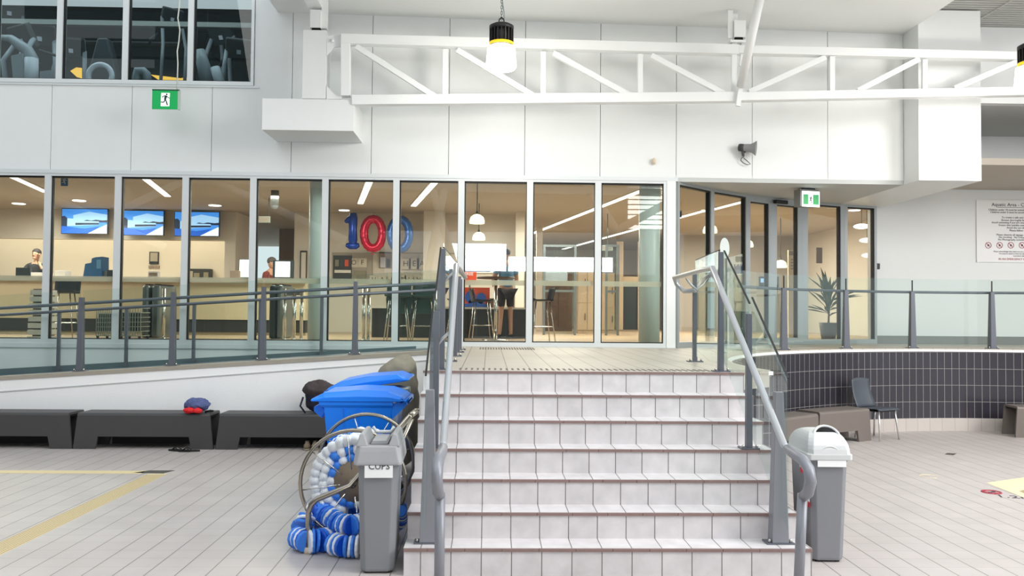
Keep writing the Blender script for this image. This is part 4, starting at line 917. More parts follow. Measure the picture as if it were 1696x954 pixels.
for i in range(10):
    s = i/9; z = .43 + .41*s; rows.append([(x, .19 + .10*s + .03*math.sin(s*3) - .05*(x/.2)**2*0.6, z - .03*(abs(x)/.2)**3*(s > .8)) for x in [(-.205 + .41*j/8)*(1 - .1*s) for j in range(9)]])
sheet(MB(), rows, .012).build('backrest', 'chair_charcoal', ch, local=True)
for sx in (-1, 1):
    for sy in (-1, 1):
        MB().tube([(sx*.17, sy*.16, .42), (sx*.205, sy*.205, 0)], .013, 10).build('leg', 'leg_alu', ch, local=True)
MB().box((-.18, -.17, .395), (.18, .18, .412)).build('seat_frame', 'chair_under', ch, local=True)

# ------------------------------------------------------------------ things on and under the benches
def blob(name, c, r, mt_, label, cat, seed=0, strength=.05, parent=None, scale=.12, sub=2):
    b = MB(); b.ball(c, r, 16); o = b.build(name, mt_, parent, label, cat)
    s = o.modifiers.new('sub', 'SUBSURF'); s.levels = sub; s.render_levels = sub
    tx = bpy.data.textures.new(name, 'CLOUDS'); tx.noise_scale = scale; d = o.modifiers.new('folds', 'DISPLACE'); d.texture = tx; d.strength = strength; d.texture_coords = 'GLOBAL'; return o
c = P(527, 655, 10.7)
bpk = blob('backpack', (c.x, 10.78, .445 + .19), (.19, .15, .20), 'bag_navy', 'dark navy and brown backpack on the bench behind the blue bin', 'bag', strength=.06)
blob('flap', (c.x - .0, 10.76, .445 + .30), (.215, .16, .115), 'bag_brown', None, None, parent=bpk, strength=.06)
MB().tube([(c.x - .17, 10.62, .66), (c.x - .2, 10.6, .55), (c.x - .14, 10.62, .46)], .012, 8).build('strap', 'bag_navy', bpk)
c = P(322, 668, 10.7)
bd = blob('towel_bundle', (c.x + .02, 10.75, .445 + .10), (.165, .13, .085), 'cloth_blue', 'crumpled blue clothing bundle on the middle charcoal bench', 'clothing', strength=.05, scale=.06)
blob('red_goggle_case', (P(312, 676, 10.6).x, 10.62, .445 + .042), (.075, .05, .038), 'cloth_red', 'bright red swim item tucked under the blue bundle', 'swim item', strength=.02, scale=.05)
blob('red_swim_cap', (P(326, 676, 10.6).x, 10.62, .445 + .038), (.065, .05, .034), 'cloth_red', 'red swim cap beside the red case under the blue bundle', 'swim cap', strength=.02, scale=.05)
sp = MB(); sp.tube([(c.x + .13, 10.72, .455), (c.x + .2, 10.7, .475), (c.x + .215, 10.75, .465), (c.x + .16, 10.8, .46)], .013, 8); sp.build('black_strap', 'rubber_black', label='black looped strap beside the blue clothing bundle', cat='strap')
for i, (u, lb) in enumerate(((505, 'tan canvas shoe under the bench, nearer the picture left'), (518, 'tan canvas shoe under the bench, nearer the blue bin'))):
    g = G(u, 747, 0); o = thing('shoe', lb, 'shoe', (g.x, g.y + .13, 0), R(6), 'tan shoes under the bench')
    MB().ball((0, .0, .012), (.045, .135, .012), 14).build('sole', 'shoe_sole', o, local=True)
    u_ = MB(); u_.ball((0, -.03, .045), (.043, .10, .04), 14); u_.ball((0, .06, .06), (.038, .07, .055), 12); u_.build('upper', 'shoe_tan', o, local=True)
    MB().ball((0, .07, .112), (.025, .045, .008), 12).build('opening', 'black_hole', o, local=True)
    MB().tube([(-.02, -.04, .086), (.02, -.02, .09), (-.02, 0, .098), (.02, .02, .104)], .004, 6).build('laces', 'shoe_sole', o, local=True)
for i, (u, v, a, lb) in enumerate(((295, 747, 78, 'left black flip flop on the floor before the middle bench'), (313, 748, 98, 'right black flip flop on the floor before the middle bench'))):
    g = G(u, v, 0); o = thing('flip_flop', lb, 'flip flop', (g.x, g.y, 0), R(a), 'black flip flops')
    s_ = MB(); s_.prism([(.045*math.cos(t)*(1.0 if math.sin(t) > 0 else .8), .13*math.sin(t)) for t in [k*math.pi/10 for k in range(20)]], 0, .018); s_.build('sole', 'rubber_black', o, local=True)
    s_ = MB(); s_.tube([(-.04, -.02, .018), (-.03, .03, .05), (0, .075, .02), (.03, .03, .05), (.04, -.02, .018)], .007, 6); s_.build('thong_strap', 'rubber_black', o, local=True)

# ------------------------------------------------------------------ floor strips and marks
def fpoly(name, pts, mt_, z=.003, **k):
    b = MB(); b.prism([(G(u, v, 0).x, G(u, v, 0).y) for u, v in pts], 0, z); return b.build(name, mt_, **k)
e1 = G(-60, 779.2, 0); e2 = G(243, 780, 0); e3 = G(243, 784.8, 0)
st1 = MB().box((e1.x - 3, e3.y, 0), (e2.x, (e1.y + e2.y)/2, .003)).build('tactile_strip', 'strip_cream', label='thin cream floor strip running level to the left edge', cat='floor strip')
a_, b_ = G(246, 785, 0), G(3, 897, 0); c_, d_ = G(277, 785, 0), G(47, 897, 0)
dv = (b_ - a_).normalized(); wv = (c_ - a_)
b2_ = a_ + dv*5.5; d2_ = c_ + dv*5.5
sp = MB(); sp.prism([(q.x, q.y) for q in (a_, b2_, d2_, c_)], 0, .003); st2 = sp.build('tactile_strip', 'strip_cream', label='wide ribbed cream floor strip running diagonally to the lower left', cat='floor strip')
rb_ = MB()
for k in range(8):
    t = (k + .5)/8; p = a_ + wv*t; q = b2_ + (d2_ - b2_)*t; p = p + dv*.05; n_ = Vector((-dv.y, dv.x, 0))*.004
    rb_.hexa([p - n_, q - n_, q + n_, p + n_], [v + Vector((0, 0, .0045)) for v in (p - n_, q - n_, q + n_, p + n_)])
rb_.build('ribs', 'strip_line', st2)
fpoly('floor_marker', [(220, 783.5), (248, 779.5), (289, 779.5), (270, 784)], 'drain', label='dark grey wedge tile where the two cream strips meet', cat='floor marking')
pa = [(1634, 800), (1696, 791), (1790, 778), (1900, 850), (1760, 850)]
pt = fpoly('tactile_pad', pa, 'patch_cream', label='pale cream floor pad at the right edge', cat='floor pad')
fpoly('pad_logo', [(1688, 814), (1700, 811), (1712, 816), (1700, 819)], 'strip_line', .004, label='small tan diamond mark on the cream floor pad', cat='floor marking')
fpoly('floor_drain', [(1565, 752.5), (1569, 750.5), (1584, 751.5), (1579, 754)], 'drain', label='small dark drain tile in the floor right of the chair', cat='drain')
g = G(1642, 815.5, 0); dm_ = thing('depth_marking', 'no diving circle with depth lettering painted on the right floor tiles', 'floor marking', (g.x, g.y, 0))
k = MB(); k.tube([(g.x + .085*math.cos(t), g.y + .085*math.sin(t), .002) for t in [i*math.pi/12 for i in range(24)]], .009, 6, closed=True); k.bar((g.x - .06, g.y + .06, .002), (g.x + .06, g.y - .06, .002), .016, .004); k.build('prohibition_circle', 'mark_red', dm_)
k = MB(); k.bar((g.x - .04, g.y - .03, .003), (g.x + .045, g.y + .03, .003), .03, .003); k.build('diver', 'mark_dark', dm_)
text('1.2m', .17, (g.x + .10, g.y - .22, .002), 'mark_dark', dm_, rot=(0, 0, R(-20)), ext=.001)
g = G(1540, 789, 0); k = MB(); k.tube([(g.x + .1*math.cos(t), g.y + .1*math.sin(t), .001) for t in [i*math.pi/12 for i in range(20)]], .004, 6); k.build('worn_marking', 'patch_cream', label='faint worn circle marking on the floor before the drain', cat='floor marking')
# ------------------------------------------------------------------ foyer furniture
ZF = ZL + .003
def cylcol(u0, u1, Y, label):
    r = (PX(u1, Y) - PX(u0, Y))/2; x = (PX(u1, Y) + PX(u0, Y))/2
    b = MB(); b.lathe([(r, ZF), (r, ZC)], (x, Y + r, 0), 32); return b.build('round_column', 'column_teal', label=label, cat='column')
cylcol(507, 537, 12.6, 'pale teal round column inside the glazing, left of the stairs'); cylcol(1061, 1096, 12.6, 'pale teal round column inside the last straight glazing bay')
for i, (u0, u1, v0, v1, Y, lb) in enumerate(((103, 177, 346, 387, 19.2, 'wall television showing a blue scene, left of three'), (204, 270, 349, 389.5, 19.2, 'wall television showing a blue scene, middle of three'), (290, 362, 351, 391, 19.2, 'wall television showing a blue scene, right of three'))):
    a, b = P(u0, v0, Y), P(u1, v1, Y); w_, h_ = b.x - a.x, a.z - b.z; x0, z0 = a.x, b.z
    o = thing('television', lb, 'television', (x0 + w_/2, Y, z0), group='televisions above the reception')
    MB().box((x0 - .012, Y, z0 - .012), (x0 + w_ + .012, Y + .06, z0 + h_ + .012)).build('casing', 'tv_black', o)
    MB().box((x0 + w_*.3, Y + .06, z0 + h_*.3), (x0 + w_*.7, 19.5, z0 + h_*.7)).build('wall_mount', 'tv_black', o)
    s = MB(); q = lambda pts, yy, mi: s.prism([(x0 + w_*x, z0 + h_*z) for x, z in pts], Y - yy, Y - yy + .001, mi, 'y')
    q([(0, 0), (1, 0), (1, 1), (0, 1)], .002, 0); q([(.25, .5), (1, .5), (1, .78), (.6, .9), (.25, .75)], .003, 1)
    q([(0, .3), (.12, .28), (.12, .62), (.06, .72), (0, .7)], .004, 2); q([(.45, .5), (.55, .56), (.65, .53), (.75, .57), (.9, .54), (1, .56), (1, .46), (.45, .46)], .004, 2)
    q([(.12, .3), (.4, .32), (.82, .36), (.82, .5), (.4, .52), (.3, .6), (.12, .62)], .005, 1); q([(.3, .34), (.82, .37), (.82, .44), (.3, .43)], .006, 2)
    q([(0, 0), (.6, 0), (.85, .3), (.5, .2), (0, .3)], .007, 4); q([(.58, 0), (1, 0), (1, .38)], .008, 3)
    s.build('screen', ['tv_sky', 'tv_pale', 'tv_dark', 'tv_white', 'tv_deep'], o)
def disp(name, mt_, u0, v0, u1, v1, Y, d, label, cat, parent=None, group=None):
    a, b = P(u0, v0, Y), P(u1, v1, Y); return MB().box((a.x, Y, b.z), (b.x, Y + d, a.z)).build(name, mt_, parent, label, cat, group)
def boxf(mb, u0, v0, u1, v1, Y, d, mi=0):
    a, b = P(u0, v0, Y), P(u1, v1, Y); return mb.box((a.x, Y, b.z), (b.x, Y + d, a.z), mi)
# long reception desk
YD = 16.6; xr = PX(506, YD); xl_ = PX(-40, YD)
dk = thing('reception_desk', 'long cream reception desk with dark plinth behind the left glazing', 'desk', ((xl_ + xr)/2, YD, ZF))
zt_ = P(200, 461, YD).z
MB().box((xl_, YD - .1, zt_ - .05), (xr, YD + .7, zt_)).build('worktop', 'desk_top', dk)
MB().box((xl_, YD, P(200, 528, YD).z), (xr, YD + .6, zt_ - .05)).build('front_panel', 'desk_cream', dk)
MB().box((xl_, YD + .02, P(200, 549, YD).z), (xr, YD + .58, P(200, 528, YD).z)).build('dark_plinth', 'desk_dark', dk)
MB().box((xl_, YD + .05, ZF), (xr, YD + .55, P(200, 549, YD).z)).build('kick_board', 'desk_cream', dk)
# things standing on the desk
def ontop(name, mt_, u0, u1, v0, label, cat, d=.25, Y=YD + .15, bev=.004):
    a = P(u0, v0, Y); b = P(u1, v0, Y); return MB().box((a.x, Y, zt_), (b.x, Y + d, a.z)).build(name, mt_, label=label, cat=cat, bevel=bev)
bd_ = thing('brochure_display', 'stepped blue display stand on the reception desk', 'display stand', (PX(153, YD + .1), YD + .1, zt_))
a0 = P(137, 458, YD + .1)
mb = MB(); mb.prism([(P(u, v, YD + .1).x, max(zt_, P(u, v, YD + .1).z)) for u, v in ((137, 462), (141, 437), (151, 435), (152, 428), (158, 426), (169, 425), (168.5, 462))], YD + .1, YD + .4, axis='y'); mb.build('stand', 'display_blue', bd_)
mb = MB(); boxf(mb, 160, 430, 167, 445, YD + .09, .01); mb.build('leaflet', 'shirt_blue', bd_)
ontop('ledger', 'paper', 51, 76, 451, 'white stack of papers on the reception desk by the seated man', 'papers', .3)
ontop('monitor', 'gym_dark', 26, 50, 443, 'dark computer monitor on the desk before the man', 'monitor', .08)
ontop('tray', 'paper', 91, 108, 448, 'white paper tray on the desk beside the second mullion', 'tray')
ontop('card_holder', 'grey_metal', 168, 177, 449, 'small grey holder beside the blue display stand', 'holder', .15)
ontop('till', 'gym_dark', 178, 190, 447, 'small dark till beside the blue display stand', 'till', .2)
ontop('document_holder', 'foyer_brown', 381, 396, 448, 'brown document holder on the desk near the bright monitor', 'holder', .12)
# terminal on a stalk
pt_ = thing('payment_terminal', 'pale payment terminal on the desk under the middle television', 'payment terminal', (PX(253, YD), YD + .1, zt_))
mb = MB(); boxf(mb, 245, 449, 262, 459, YD + .08, .12); mb.build('terminal', 'desk_white', pt_, bevel=.01); mb = MB(); boxf(mb, 247, 451.5, 260, 456.5, YD + .07, .01); mb.build('keypad', 'foyer_brown', pt_)
nt_ = thing('notice', 'black framed notice on the reception wall under the middle television', 'notice', (PX(255, 21.1), 21.17, P(255, 437, 21.1).z))
mb = MB(); boxf(mb, 247.5, 417, 262.5, 437.5, 21.17, .03); mb.build('frame', 'gym_dark', nt_); mb = MB(); boxf(mb, 249, 418.5, 261, 433, 21.165, .006); mb.build('sheet', 'foyer_wall_grey', nt_)
disp('wall_socket', 'foyer_brown', 246, 440, 254, 444, 21.17, .03, 'left brown wall socket under the framed notice', 'socket'); disp('wall_socket', 'foyer_brown', 256, 440, 264, 444, 21.17, .03, 'right brown wall socket under the framed notice', 'socket')
sf = thing('shelf_unit', 'dark open wall shelf behind the desk, left of the corridor', 'shelf', (PX(331, 21), 21.0, P(331, 462, 21).z))
mb = MB(); boxf(mb, 312, 445, 348, 463, 21.0, .19); mb.build('carcass', 'desk_dark', sf)
for u0, u1, v0, m_ in ((314, 319, 449, 'foyer_wall_grey'), (321, 330, 452, 'cabinet_olive'), (337, 345, 451, 'cabinet_olive')):
    mb = MB(); boxf(mb, u0, v0, u1, 462, 20.99, .02); mb.build('folder', m_, sf)
mn = thing('monitor', 'bright computer screen on the reception desk left of the woman', 'monitor', (PX(405, 17.1), 17.1, zt_))
mb = MB(); boxf(mb, 396, 429, 416, 460.2, 17.1, .05); mb.build('casing', 'gym_dark', mn); MB().box((mn.location.x - .06, mn.location.y + .01, zt_), (mn.location.x + .06, mn.location.y + .04, zt_ + .09)).build('stand', 'gym_dark', mn); mb = MB(); boxf(mb, 397, 430, 413.5, 459, 17.09, .01); mb.build('screen', 'panel_glow', mn)
mn = thing('monitor', 'bright blue white computer screen right of the seated woman', 'monitor', (PX(466, 17.1), 17.1, zt_))
mb = MB(); boxf(mb, 452, 431, 486, 460.5, 17.1, .05); mb.build('casing', 'gym_dark', mn); MB().box((mn.location.x - .06, mn.location.y + .01, zt_), (mn.location.x + .06, mn.location.y + .04, zt_ + .09)).build('stand', 'gym_dark', mn); mb = MB(); boxf(mb, 456, 433, 480, 459, 17.09, .01); mb.build('screen', 'tv_white', mn)
for u0, v0, u1, v1, lb in ((390, 352, 410, 460, 'pale door frame strip in the corridor behind the desk'),):
    mb = MB(); boxf(mb, 391, 352, 396, 540, 20.5, .1); boxf(mb, 404, 352, 408, 540, 20.5, .1); boxf(mb, 391, 350, 408, 354, 20.5, .1); mb.build('door_frame', 'foyer_wall_grey', label=lb, cat='door frame')
hs = thing('hanging_sign', 'small grey hanging sign in the corridor above the bright monitor', 'sign', (PX(437, 17), 17.0, P(437, 369, 17).z))
mb = MB(); boxf(mb, 425, 358, 447, 368.5, 17, .05); mb.build('frame', 'sign_edge', hs); mb = MB(); boxf(mb, 426, 359, 446, 367.5, 16.99, .01); mb.build('face', 'foyer_wall_grey', hs)
for u in (427, 445): MB().tube([P(u, 358, 17.02), Vector((P(u, 358, 17.02).x, 17.02, ZC))], .008, 6).build('hanger', 'grey_metal', hs)
cmr = MB(); c = P(455, 341, 16); cmr.ball((c.x, 16, c.z), .07, 12); cmr.lathe([(.075, 0), (.075, ZC - c.z - .0)], (c.x, 16, c.z), 16); cmr.build('dome_camera', 'grey_metal', label='small dark dome camera under the foyer ceiling near the teal column', cat='camera')
nb = thing('notice_board', 'tall dark framed notice beside the teal column', 'notice', (PX(502, 19.4), 19.42, P(500, 465, 19.4).z))
mb = MB(); boxf(mb, 497, 415, 507, 466, 19.42, .07); mb.build('frame', 'desk_dark', nb); mb = MB(); boxf(mb, 499, 418, 506, 462, 19.41, .01); mb.build('sheet', 'foyer_wall', nb)
# gates and posts in front of the desk
for i, (u0, u1, lb) in enumerate(((235, 247, 'left fat steel gate cabinet in front of the desk'), (251, 265, 'right fat steel gate cabinet in front of the desk'), (446, 457, 'dark gate cabinet left of the teal column'), (459, 469, 'steel gate cabinet beside the dark one, left of the column'))):
    Y = 14.6; a = P(u0, 472, Y); b = P(u1, 472, Y); g_ = thing('gate_cabinet', lb, 'gate', ((a.x + b.x)/2, Y, ZF), group='entry gates')
    MB().box((a.x, Y, ZF), (b.x, Y + .8, a.z)).build('cabinet', ['grey_metal', 'grey_metal', 'gym_dark', 'grey_metal'][i], g_, bevel=.04)
    MB().box((a.x + .02, Y + .1, a.z), (b.x - .02, Y + .7, a.z + .02)).build('top_panel', 'black_plastic', g_)
for i, (u, lb) in enumerate(((272, 'thin steel barrier post by the left gates'), (472, 'first steel barrier post left of the teal column'), (488, 'second steel barrier post left of the teal column'), (500, 'third steel barrier post against the teal column'), (603, 'steel barrier post under the letter wall, left of two'), (611, 'steel barrier post under the letter wall, right of two'))):
    Y = 14.2; c = P(u, 478, Y); g_ = thing('barrier_post', lb, 'post', (c.x, Y, ZF), group='steel barrier posts')
    MB().tube([(c.x, Y, ZF), (c.x, Y, c.z)], .028, 12).build('post', 'chrome', g_); MB().lathe([(.042, 0), (.042, .01), (.03, .02)], (c.x, Y, ZF), 16).build('base', 'chrome', g_)
bg = MB(); a, b = P(472, 480, 14.2), P(500, 489, 14.2); bg.box((a.x + .03, 14.18, b.z), (b.x - .03, 14.22, a.z)); bg.build('barrier_board', 'grey_metal', label='grey barrier board between the steel posts left of the column', cat='barrier')
# wire racks
def rack(u0, u1, v0, v1, Y, label):
    a, b = P(u0, v0, Y), P(u1, v1, Y); o = thing('wire_basket', label, 'basket', ((a.x + b.x)/2, Y, ZF), group='wire baskets'); w = MB(); n = 8
    for k in range(n + 1):
        x = a.x + (b.x - a.x)*k/n; w.box((x - .006, Y, ZF + .05), (x + .006, Y + .012, a.z))
    m_ = 6
    for k in range(m_ + 1):
        z = ZF + .05 + (a.z - ZF - .05)*k/m_; w.box((a.x, Y - .004, z - .006), (b.x, Y + .008, z + .006)); w.box((a.x, Y, z - .006), (a.x + .012, Y + .4, z + .006)); w.box((b.x - .012, Y, z - .006), (b.x, Y + .4, z + .006))
    w.build('wire_mesh', 'wire_pale', o)
    f = MB(); f.box((a.x + .02, Y + .03, ZF + .12), (b.x - .02, Y + .38, a.z - .08)); f.build('contents', 'gym_dark', o)
    for x in (a.x + .02, b.x - .02):
        for y in (Y + .02, Y + .36): MB().lathe([(.02, 0), (.025, .05)], (x, y, ZF), 8).build('foot', 'rubber_black', o)
rack(160, 187, 512, 560, 14.0, 'wire basket before the desk, left of the blind spot mullion'); rack(198, 232, 510, 560, 14.0, 'wire basket before the desk beside the fat steel gates')
# slatted unit + high chair behind the first panes
sl = thing('slatted_unit', 'white slatted tapering rack behind the first full glazing bay', 'rack', (PX(64, 13.6), 13.6, ZF))
for k in range(8):
    v = 480 + k*11; e = k*.8; a, b = P(50 - e, v, 13.6), P(76, v + 8.5, 13.6); MB().box((a.x, 13.6, max(ZF, b.z)), (b.x, 13.95, a.z)).build('shelf_front', 'desk_white', sl)
MB().box((P(52, 480, 13.6).x, 13.66, ZF), (P(75, 480, 13.6).x, 13.9, P(52, 478, 13.6).z)).build('carcass', 'foyer_brown', sl)
def barstool(label, x, y, rz, mt_='black_plastic', group='bar stools in the foyer', hs=.66):
    o = thing('bar_stool', label, 'stool', (x, y, ZF), rz, group); z = hs
    rows = [[(xx, -.19 + .36*i/6, z + .02*(abs(xx)/.2)**2 + (.02 if i == 0 else 0)) for xx in [-.2 + .4*j/6 for j in range(7)]] for i in range(7)]
    sheet(MB(), rows, -.016).build('seat', mt_, o, local=True)
    rows = [[(xx, .15 + .07*(i/5)**.7 - .03*(abs(xx)/.2)**2, z + .24*i/5) for xx in [-.2 + .4*j/6 for j in range(7)]] for i in range(6)]
    sheet(MB(), rows, .014).build('backrest', mt_, o, local=True)
    for sx in (-1, 1):
        for sy in (-1, 1): MB().tube([(sx*.12, sy*.12, z), (sx*.2, sy*.2, 0)], .010, 8).build('leg', 'chrome', o, local=True)
    MB().tube([(sx*.17, sy*.17, .25) for sx, sy in ((-1, -1), (1, -1), (1, 1), (-1, 1))], .008, 6, closed=True).build('footrest', 'chrome', o, local=True)
    return o
c = G(900, 566, ZF); barstool('black bar stool facing left beside the round high table', c.x - .03, c.y + .15, R(-80), hs=.68)
c = G(797, 562, ZF); barstool('dark bar stool left of the round high table', c.x, c.y + .1, R(100), hs=.68)
for u, a, lb in ((658, 0, 'teal draped bar stool under the letter wall, left of two'), (701, 0, 'teal draped bar stool under the letter wall, right of two')):
    c = G(u, 565, ZF); s_ = barstool(lb, c.x, c.y, R(a), 'teal_fabric', 'teal draped stools', hs=.72)
    b = MB(); b.prism([(-.2, .45), (.2, .45), (.22, .7), (.17, .98), (-.17, .98), (-.22, .7)], .17, .26, axis='y'); b.build('draped_cover', 'teal_fabric', s_, local=True, bevel=.03)
c = G(110, 560, ZF); b = barstool('dark high chair behind the second glazing bay', c.x - .1, c.y + .1, R(10), 'gym_dark', hs=.75)
# low counter
YK = 15.9; kz = P(700, 508, YK).z
kc = thing('cafe_counter', 'low dark fronted counter with white top under the letter wall', 'counter', (PX(740, YK), YK, ZF))
MB().box((PX(614, YK), YK - .05, kz - .035), (PX(880, YK), YK + .7, kz)).build('countertop', 'desk_white', kc)
MB().box((PX(616, YK), YK, ZF), (PX(878, YK), YK + .65, kz - .035)).build('front', 'desk_dark', kc)
for u in (668, 722, 775, 830): MB().box((PX(u, YK), YK - .004, ZF + .05), (PX(u, YK) + .01, YK, kz - .05)).build('panel_joint', 'black_hole', kc)
# high round table
c = G(855, 564, ZF); ht = thing('high_table', 'round brown topped high bar table on a chrome pole', 'table', (c.x - .02, c.y, ZF)); hx = P(821, 459, c.y).z
tx_, ty_ = PX(821, c.y), c.y
ht.location = (tx_, ty_, ZF)
MB().lathe([(.33, hx - .03), (.34, hx - .015), (.33, hx)], (tx_, ty_, 0), 36).build('table_top', 'wood_brown', ht)
MB().tube([(tx_, ty_, ZF + .01), (tx_, ty_, hx - .03)], .03, 14).build('pole', 'chrome', ht); MB().lathe([(.24, 0), (.24, .012), (.05, .03)], (tx_, ty_, ZF), 28).build('base', 'chrome', ht)
# posters and boards by the counter
pb_ = thing('promotional_board', 'white promotional poster board with large BE IN lettering on the cafe wall', 'poster', (PX(800, 19.44), 19.44, P(800, 450, 19.44).z))
mb = MB(); boxf(mb, 764, 403, 832, 452, 19.44, .05); mb.build('board', 'poster_white', pb_)
mb = MB(); boxf(mb, 767, 434, 812, 450, 19.435, .004); mb.build('blue_band', 'foil_steel', pb_); mb = MB(); boxf(mb, 768, 421, 806, 431, 19.435, .004); mb.build('dark_band', 'grey_metal', pb_)
c = P(775, 434, 18.78); text('BE', .16, (PX(775, 19.43), 19.425, P(775, 434, 19.43).z), 'poster_white', pb_); text('IN', .16, (PX(800, 19.43), 19.425, P(800, 434, 19.43).z), 'poster_white', pb_)
ob = thing('orange_board', 'orange poster board with white FREE lettering behind the counter', 'poster', (PX(777, 17.6), 17.6, ZF)); mb = MB(); boxf(mb, 766, 450, 789, 468, 17.6, .03); mb.build('board', 'poster_orange', ob)
MB().box((PX(776, 17.6), 17.61, ZF), (PX(779, 17.6), 17.64, P(777, 466, 17.6).z)).build('stand', 'grey_metal', ob)
text('FREE', .09, (PX(776, 17.6), 17.592, P(776, 454, 17.6).z), 'poster_white', ob)
ob = thing('picture_board', 'orange and blue swimming picture board standing on the counter', 'poster', (PX(788, 16.2), 16.2, kz)); mb = MB(); boxf(mb, 767, 476, 811, 504, 16.2, .03); mb.build('board', 'poster_orange', ob)
mb = MB()
for (u, v, ru_, rv) in ((779, 492, 9, 10), (797, 494, 8, 9), (788, 500, 12, 5)):
    c = P(u, v, 16.19); k = 16.2/1395; mb.prism([(c.x + ru_*k*math.cos(t), max(kz + .01, c.z + rv*k*math.sin(t))) for t in [i*math.pi/8 for i in range(16)]], 16.185, 16.199, axis='y')
mb.build('swimmer_shapes', 'poster_blue', ob); MB().box((PX(767, 16.2), 16.18, kz), (PX(811, 16.2), 16.26, P(788, 503, 16.2).z)).build('foot', 'poster_blue', ob)
for i, (u0, u1, v0, lb) in enumerate(((808, 818, 494, 'brown box on the counter beside the picture board'), (846, 852, 495, 'small brown box on the counter right of the standing person'))):
    a, b = P(u0, v0, 16.1), P(u1, v0, 16.1); MB().box((a.x, 16.1, kz), (b.x, 16.3, a.z)).build('carton', 'wood_brown', label=lb, cat='box')
# letters on the wall
lw = thing('letter_board', 'wall board of pale tiles spelling HEALTH above HAPPINESS', 'wall board', (PX(690, 19.4), 19.44, P(690, 470, 19.4).z))
mb = MB(); boxf(mb, 550, 418, 616, 468, 19.44, .06); mb.build('left_frame', 'foyer_wall_grey', lw)
mb = MB(); boxf(mb, 552, 423, 582, 466, 19.41, .03); mb.build('shelf_niche', 'desk_dark', lw)
for k, m_ in ((0, 'cabinet_olive'), (1, 'teal_fabric'), (2, 'poster_orange')):
    mb = MB(); boxf(mb, 555 + k*8, 430, 561 + k*8, 441, 19.395, .015); mb.build('garment', m_, lw)
mb = MB(); boxf(mb, 554, 447, 581, 452, 19.395, .015); mb.build('white_garments', 'desk_white', lw)
mb = MB(); boxf(mb, 586, 448, 606, 465, 19.41, .03); mb.build('screen_panel', 'cabinet_olive', lw)
YLt = 19.42; k_ = YLt/1395
for word, us, v, sz in (('OF', (586, 600), 435, 12), ('HEALTH', (672, 686, 699, 712, 725, 737), 437, 14), ('HAPPINESS', (619, 633, 650, 666, 677, 693, 707, 718, 730), 463, 11)):
    for ch_, u in zip(word, us):
        c = P(u, v, YLt); h = sz*k_*.62
        t_ = MB().box((c.x - h, YLt - .0, c.z - h), (c.x + h*.95, YLt + .02, c.z + h)).build('letter_tile', 'letter_tile', lw)
        text(ch_, h*1.5, (c.x, YLt - .003, c.z), 'letter_ink', t_, name='letter')
MB().box((PX(616, 19.46), 19.46, P(700, 420, 19.46).z), (PX(752, 19.46), 19.5, P(700, 418.5, 19.46).z)).build('picture_rail', 'foyer_wall_grey', lw)
pp_ = thing('photo_poster', 'dark portrait photo poster between the blue balloon and the letters', 'poster', (PX(637, 19.3), 19.46, P(637, 444, 19.4).z)); mb = MB(); boxf(mb, 628, 417, 648, 444, 19.46, .03); mb.build('sheet', 'foyer_brown', pp_)
mb = MB(); boxf(mb, 630, 426, 638, 443, 19.452, .006); mb.build('figure_shape', 'gym_pale', pp_); mb = MB(); boxf(mb, 640, 429, 646, 443, 19.452, .006); mb.build('figure_shape', 'hair_dark', pp_)
# balloons
YB_ = 18.65; kb = YB_/1395
def ringballoon(u, v, mt_, label):
    c = P(u, v, YB_); o = thing('number_balloon', label, 'balloon', (c.x, YB_, c.z - 30*kb), group='foil number balloons'); mb = MB(); N = 40
    pts = [(c.x + 15.0*kb*math.cos(t)*(abs(math.cos(t))**-.12 if abs(math.cos(t)) > .01 else 1), YB_, c.z + 24*kb*math.sin(t)) for t in [2*math.pi*i/N for i in range(N)]]
    mb.tube(pts, [7.0*kb*(1 + .05*math.sin(9*i)) for i in range(N)], 14, closed=True); mb.build('foil_body', mt_, o); MB().lathe([(.01, -.03), (.03, 0)], (c.x, YB_, c.z - 33*kb), 8).build('valve_tail', mt_, o)
    MB().tube([(c.x, YB_, c.z + 30*kb), (c.x, YB_ + .1, c.z + 36*kb), (c.x, 19.49, c.z + 37*kb)], .005, 5).build('string', 'grey_metal', o)
ringballoon(618, 387, 'foil_red', 'crimson foil zero balloon between two blue ones'); ringballoon(662.5, 388, 'foil_steel', 'steel blue foil zero balloon, rightmost of the number balloons')
o = thing('number_balloon', 'deep blue foil number one balloon left of the crimson zero', 'balloon', (PX(583, YB_), YB_, P(583, 412, YB_).z), group='foil number balloons'); mb = MB()
q = lambda u, v: P(u, v, YB_)
mb.tube([q(585, 353), q(585, 362), q(584.5, 380), q(584.5, 398), q(584, 409)], [5.5*kb, 7.5*kb, 6.8*kb, 7.6*kb, 4*kb], 14); mb.tube([q(588, 362), q(578, 364), q(571.5, 368)], [6*kb, 6*kb, 2.5*kb], 12); mb.tube([q(573, 406), q(579, 407), q(590, 407), q(595, 406)], [3*kb, 6*kb, 6*kb, 3*kb], 12)
mb.build('foil_body', 'foil_blue', o); MB().tube([q(585, 352), Vector((q(585, 350).x, 19.49, q(585, 346).z))], .005, 5).build('string', 'grey_metal', o)
